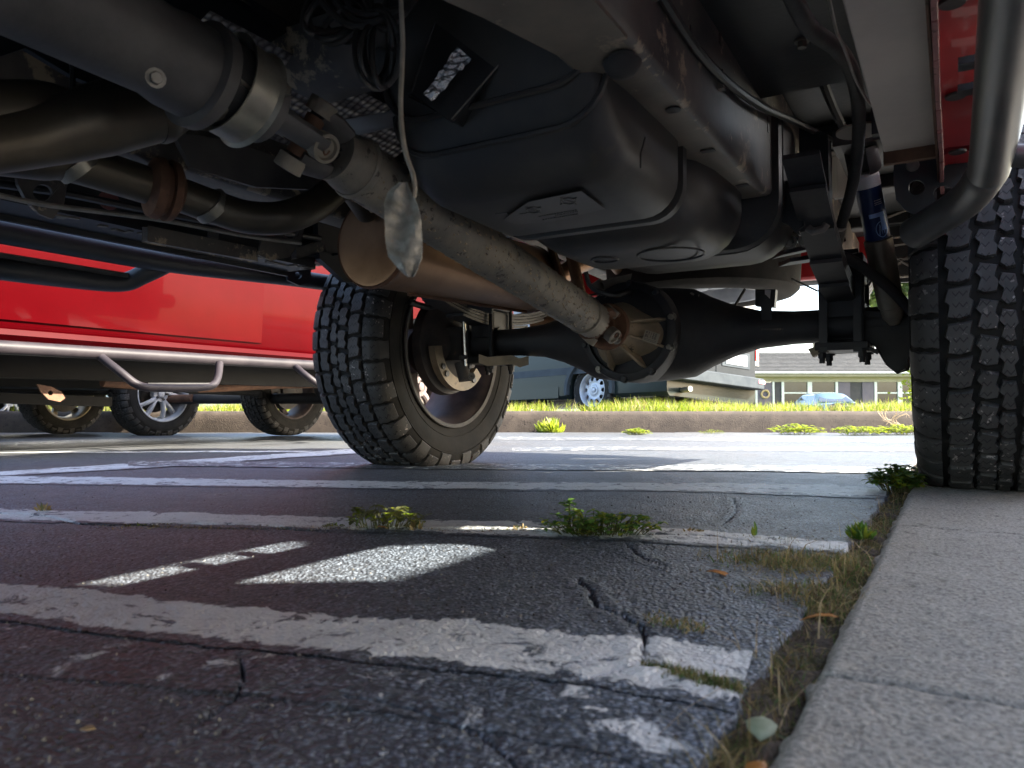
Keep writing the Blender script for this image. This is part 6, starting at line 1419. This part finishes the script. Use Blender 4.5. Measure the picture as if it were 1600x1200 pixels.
weed(G2(1180, 838), 'bluish green two-leaf sprout near the right end of the second line', 'blade', .026, .010, 4, 10)
weed(G2(1345, 842), 'spiky bright green tuft against the slab edge below the first joint', 'blade', .032, .022, 120, 11)
weed(G2(1400, 768), 'dark green tuft at the foot of the right rear tyre beside the slab', 'clover', .065, .05, 130, 12)
weed(G2(1425, 752), 'leafy green tuft between the slab corner and the right rear tyre', 'clover', .05, .035, 80, 13, width=1.4)
weed(G2(1075, 832), 'wispy tan tuft on the second line right of the green clump', 'blade', .012, .02, 36, 14, mat='grass_dry', width=1.7)
# gutter weeds below the kerb
for k, (px, py, h_, lb) in enumerate(((1245, 679, .11, 'yellow-green weed in the gutter, leftmost of the three near the tyre'), (1345, 680, .10, 'yellow-green weed in the gutter with dead leaves at its right'), (1408, 680, .11, 'yellow-green weed in the gutter right beside the tyre'),
        (860, 676, .20, 'tall grassy weed growing up the kerb face below the van wheel'), (995, 680, .07, 'small yellow weed in the gutter below the axle'), (1112, 678, .05, 'tiny sprout in the gutter left of the bare twigs'),
        (330, 672, .10, 'small yellow weed in the gutter between the parked wheels at the left'))):
    weed(G2(px, py), lb, 'clover' if k not in (3,) else 'blade', h_, .16 if k < 3 or k == 6 else (.16 if k == 3 else .10), 150 if k < 5 else 40, 30+k, mat='weed_yellow', width=1.7 if k < 3 else 1.3)
# bare twigs on the kerb
tw = empty('twig', tuple(CF(4.05, 7.97, .02)), 'tangle of bare pale twigs leaning on the kerb above the gutter weeds', 'twig')
rnd = random.Random(3); m = MB(); b0_ = CF(4.0, 7.95, .0)
for k in range(9):
    a = rnd.uniform(-.9, .9); L = rnd.uniform(.12, .26); e = b0_+RGT*(L*math.sin(a)+.1)+V((0, 0, L*math.cos(a))); m.tube([b0_+RGT*rnd.uniform(0, .2), (b0_+e)/2+RGT*rnd.uniform(-.04, .04), e, e+RGT*rnd.uniform(-.08, .08)+V((0, 0, -.04))], [.004, .003, .0025, .0015], 5, sub=2)
m.build('branch', 'leaf_tan', tw, kind='stuff')
# dry plant mat between asphalt and slab
P, H, W_ = [], [], []
r = np.random.default_rng(21)
def scatter(px, py, sx, sy, n, h, w_, lift=0.):
    c = G2(px, py)
    for _ in range(n):
        x, y = r.normal(0, sx), r.normal(0, sy); q = c+RGT*x+V((-_sy, _cy, 0))*y; P.append((q.x, q.y, lot_z(q.x, q.y)-.004+lift)); H.append(h*r.uniform(.3, 1.2)); W_.append(w_*r.uniform(.6, 1.4))
for q in ((1195, 872, .032, .03, 1100, .014, .0013), (1250, 885, .036, .03, 1600, .018, .0014), (1300, 880, .022, .03, 1000, .016, .0013), (1250, 925, .028, .02, 1100, .016, .0013), (1290, 945, .020, .02, 700, .012, .0013), (1215, 850, .03, .02, 250, .012, .001),
          (1330, 870, .012, .03, 200, .014, .0011), (1165, 845, .02, .01, 160, .008, .001)): scatter(*q)
for t in np.linspace(0, 1, 26): 
    yy = .30+t*1.75; q = V((-.112, yy, 0)); n = int(620*(.5+.8*r.random()))
    for _ in range(n): x, y = r.normal(-.112, .016), r.normal(yy, .04); P.append((x, y, -.012)); H.append(.012*r.uniform(.3, 1.5)); W_.append(.0010*r.uniform(.6, 1.6))
P, H, W_ = np.array(P), np.array(H), np.array(W_)
grassobj('dry_grass', P, H, W_, ['grass_dry', 'grass_olive', 'weed_green', 'rust'], [.36, .40, .10, .14], seed=9, lean=2.2, droop=.32, kind='stuff')
# longer lying stalks
P2 = P[r.choice(len(P), 260)]; grassobj('straw', P2+np.array([0, 0, .004]), r.uniform(.02, .05, 260), r.uniform(.0008, .0016, 260), ['grass_dry', 'leaf_tan', 'grass_olive'], [.5, .25, .25], seed=14, lean=3.0, droop=.33, kind='stuff')
# moss in the crack right of the big line
Pm = np.array([tuple(G2(1010+150*t+r.normal(0, 6), 1040+38*t+r.normal(0, 5))) for t in r.uniform(0, 1, 900)]); grassobj('moss', Pm, r.uniform(.002, .006, 900), np.full(900, .0012), ['grass_olive', 'grass_dry', 'weed_green'], [.6, .25, .15], seed=15, lean=1.5, kind='stuff')
Pm = np.array([tuple(G2(1010+90*t+r.normal(0, 8), 968+14*t+r.normal(0, 5))) for t in r.uniform(0, 1, 260)]); grassobj('dry_moss', Pm, r.uniform(.002, .006, 260), np.full(260, .0012), ['grass_dry', 'grass_olive', 'weed_green'], [.6, .25, .15], seed=16, lean=1.5, kind='stuff')
Pm = np.array([tuple(G2(*p)) for p in [(140+1150*t+r.normal(0, 4), 824+8*math.sin(t*9)*0+ (22*t*t)+r.normal(0, 2)) for t in r.uniform(0, 1, 1500)]]); grassobj('crack_litter', Pm, r.uniform(.002, .006, 1500), np.full(1500, .0012), ['grass_dry', 'grass_olive', 'rust'], [.4, .35, .25], seed=17, lean=2., kind='stuff')
# fallen leaves
def fleaf(px, py, L, ang, mat, label, W=.5, tilt=.25, lift=.004, curl=.35):
    c = G2(px, py, lift); d = RGT*math.cos(ang)+V((-_sy, _cy, 0))*math.sin(ang)+V((0, 0, tilt)); m = MB()
    leaf_(m, c-d*L/2, d, (0, .0, 1), L, L*W, 0, curl)
    o = m.build('fallen_leaf', mat, None, smooth_=60, solid=.0006); return tag(o, label, 'leaf', 'fallen leaves')
fleaf(1128, 893, .036, -.5, 'leaf_orange', 'orange-brown curled leaf lying on the asphalt left of the dry mat', .42, .1)
fleaf(1190, 1128, .020, 1.2, 'leaf_pale', 'pale grey-green rounded leaf standing in the gap by the slab edge', .9, .7, .006)
fleaf(1182, 1196, .018, .8, 'leaf_orange', 'orange-brown leaf at the bottom of the gap beside the slab', .6, .6, .004)
fleaf(137, 1140, .0085, .1, 'leaf_tan', 'small round yellowish leaf flat on the near asphalt at the left', .85, .0, .002, 0)
fleaf(1083, 826, .024, .4, 'leaf_tan', 'thin tan leaf at the wispy tuft on the second line', .3, .15)
fleaf(1380, 672, .16, .1, 'leaf_tan', 'large dead tan leaf in the gutter among the yellow-green weeds', .4, .2)
fleaf(1362, 674, .12, .6, 'leaf_orange', 'reddish dead leaf in the gutter at the kerb', .4, .2)
fleaf(250, 722, .03, .1, 'leaf_orange', 'small reddish leaf lying between the trucks on the left', .5, .1)
fleaf(1280, 958, .03, 2.6, 'leaf_orange', 'rusty leaf scrap on the slab edge at the end of the dry mat', .3, .1, .012)
fleaf(600, 822, .024, .2, 'leaf_orange', 'orange leaf caught under the dry reddish weed', .4, .05)
# grit on the near asphalt
n = 2600; s_ = r.uniform(-.75, .75, n); v_ = .33*np.exp(r.uniform(0, 1.7, n)); gx_ = s_*v_*_cy - v_*_sy; gy_ = s_*v_*_sy + v_*_cy; k = gx_ < -.13; gx_, gy_ = gx_[k], gy_[k]; n = len(gx_)
gz_ = lot_height(gx_, gy_); rr = r.uniform(.0005, .0016, n); base = np.array([[1, 0, 0], [-1, 0, 0], [0, 1, 0], [0, -1, 0], [0, 0, 1], [0, 0, -1]])
vs = (np.stack([gx_, gy_, gz_+rr*.3], 1)[:, None, :]+base[None]*rr[:, None, None]*r.uniform(.6, 1.3, (n, 6, 1))).reshape(-1, 3)
fc = np.array([[0, 2, 4], [2, 1, 4], [1, 3, 4], [3, 0, 4], [2, 0, 5], [1, 2, 5], [3, 1, 5], [0, 3, 5]]); fc = (fc[None]+np.arange(n)[:, None, None]*6).reshape(-1, 3)
tag(arrmesh('grit', vs, fc, ['slab_concrete', 'soil_dark'], mi=np.repeat(r.integers(0, 2, n), 8)), kind='stuff')
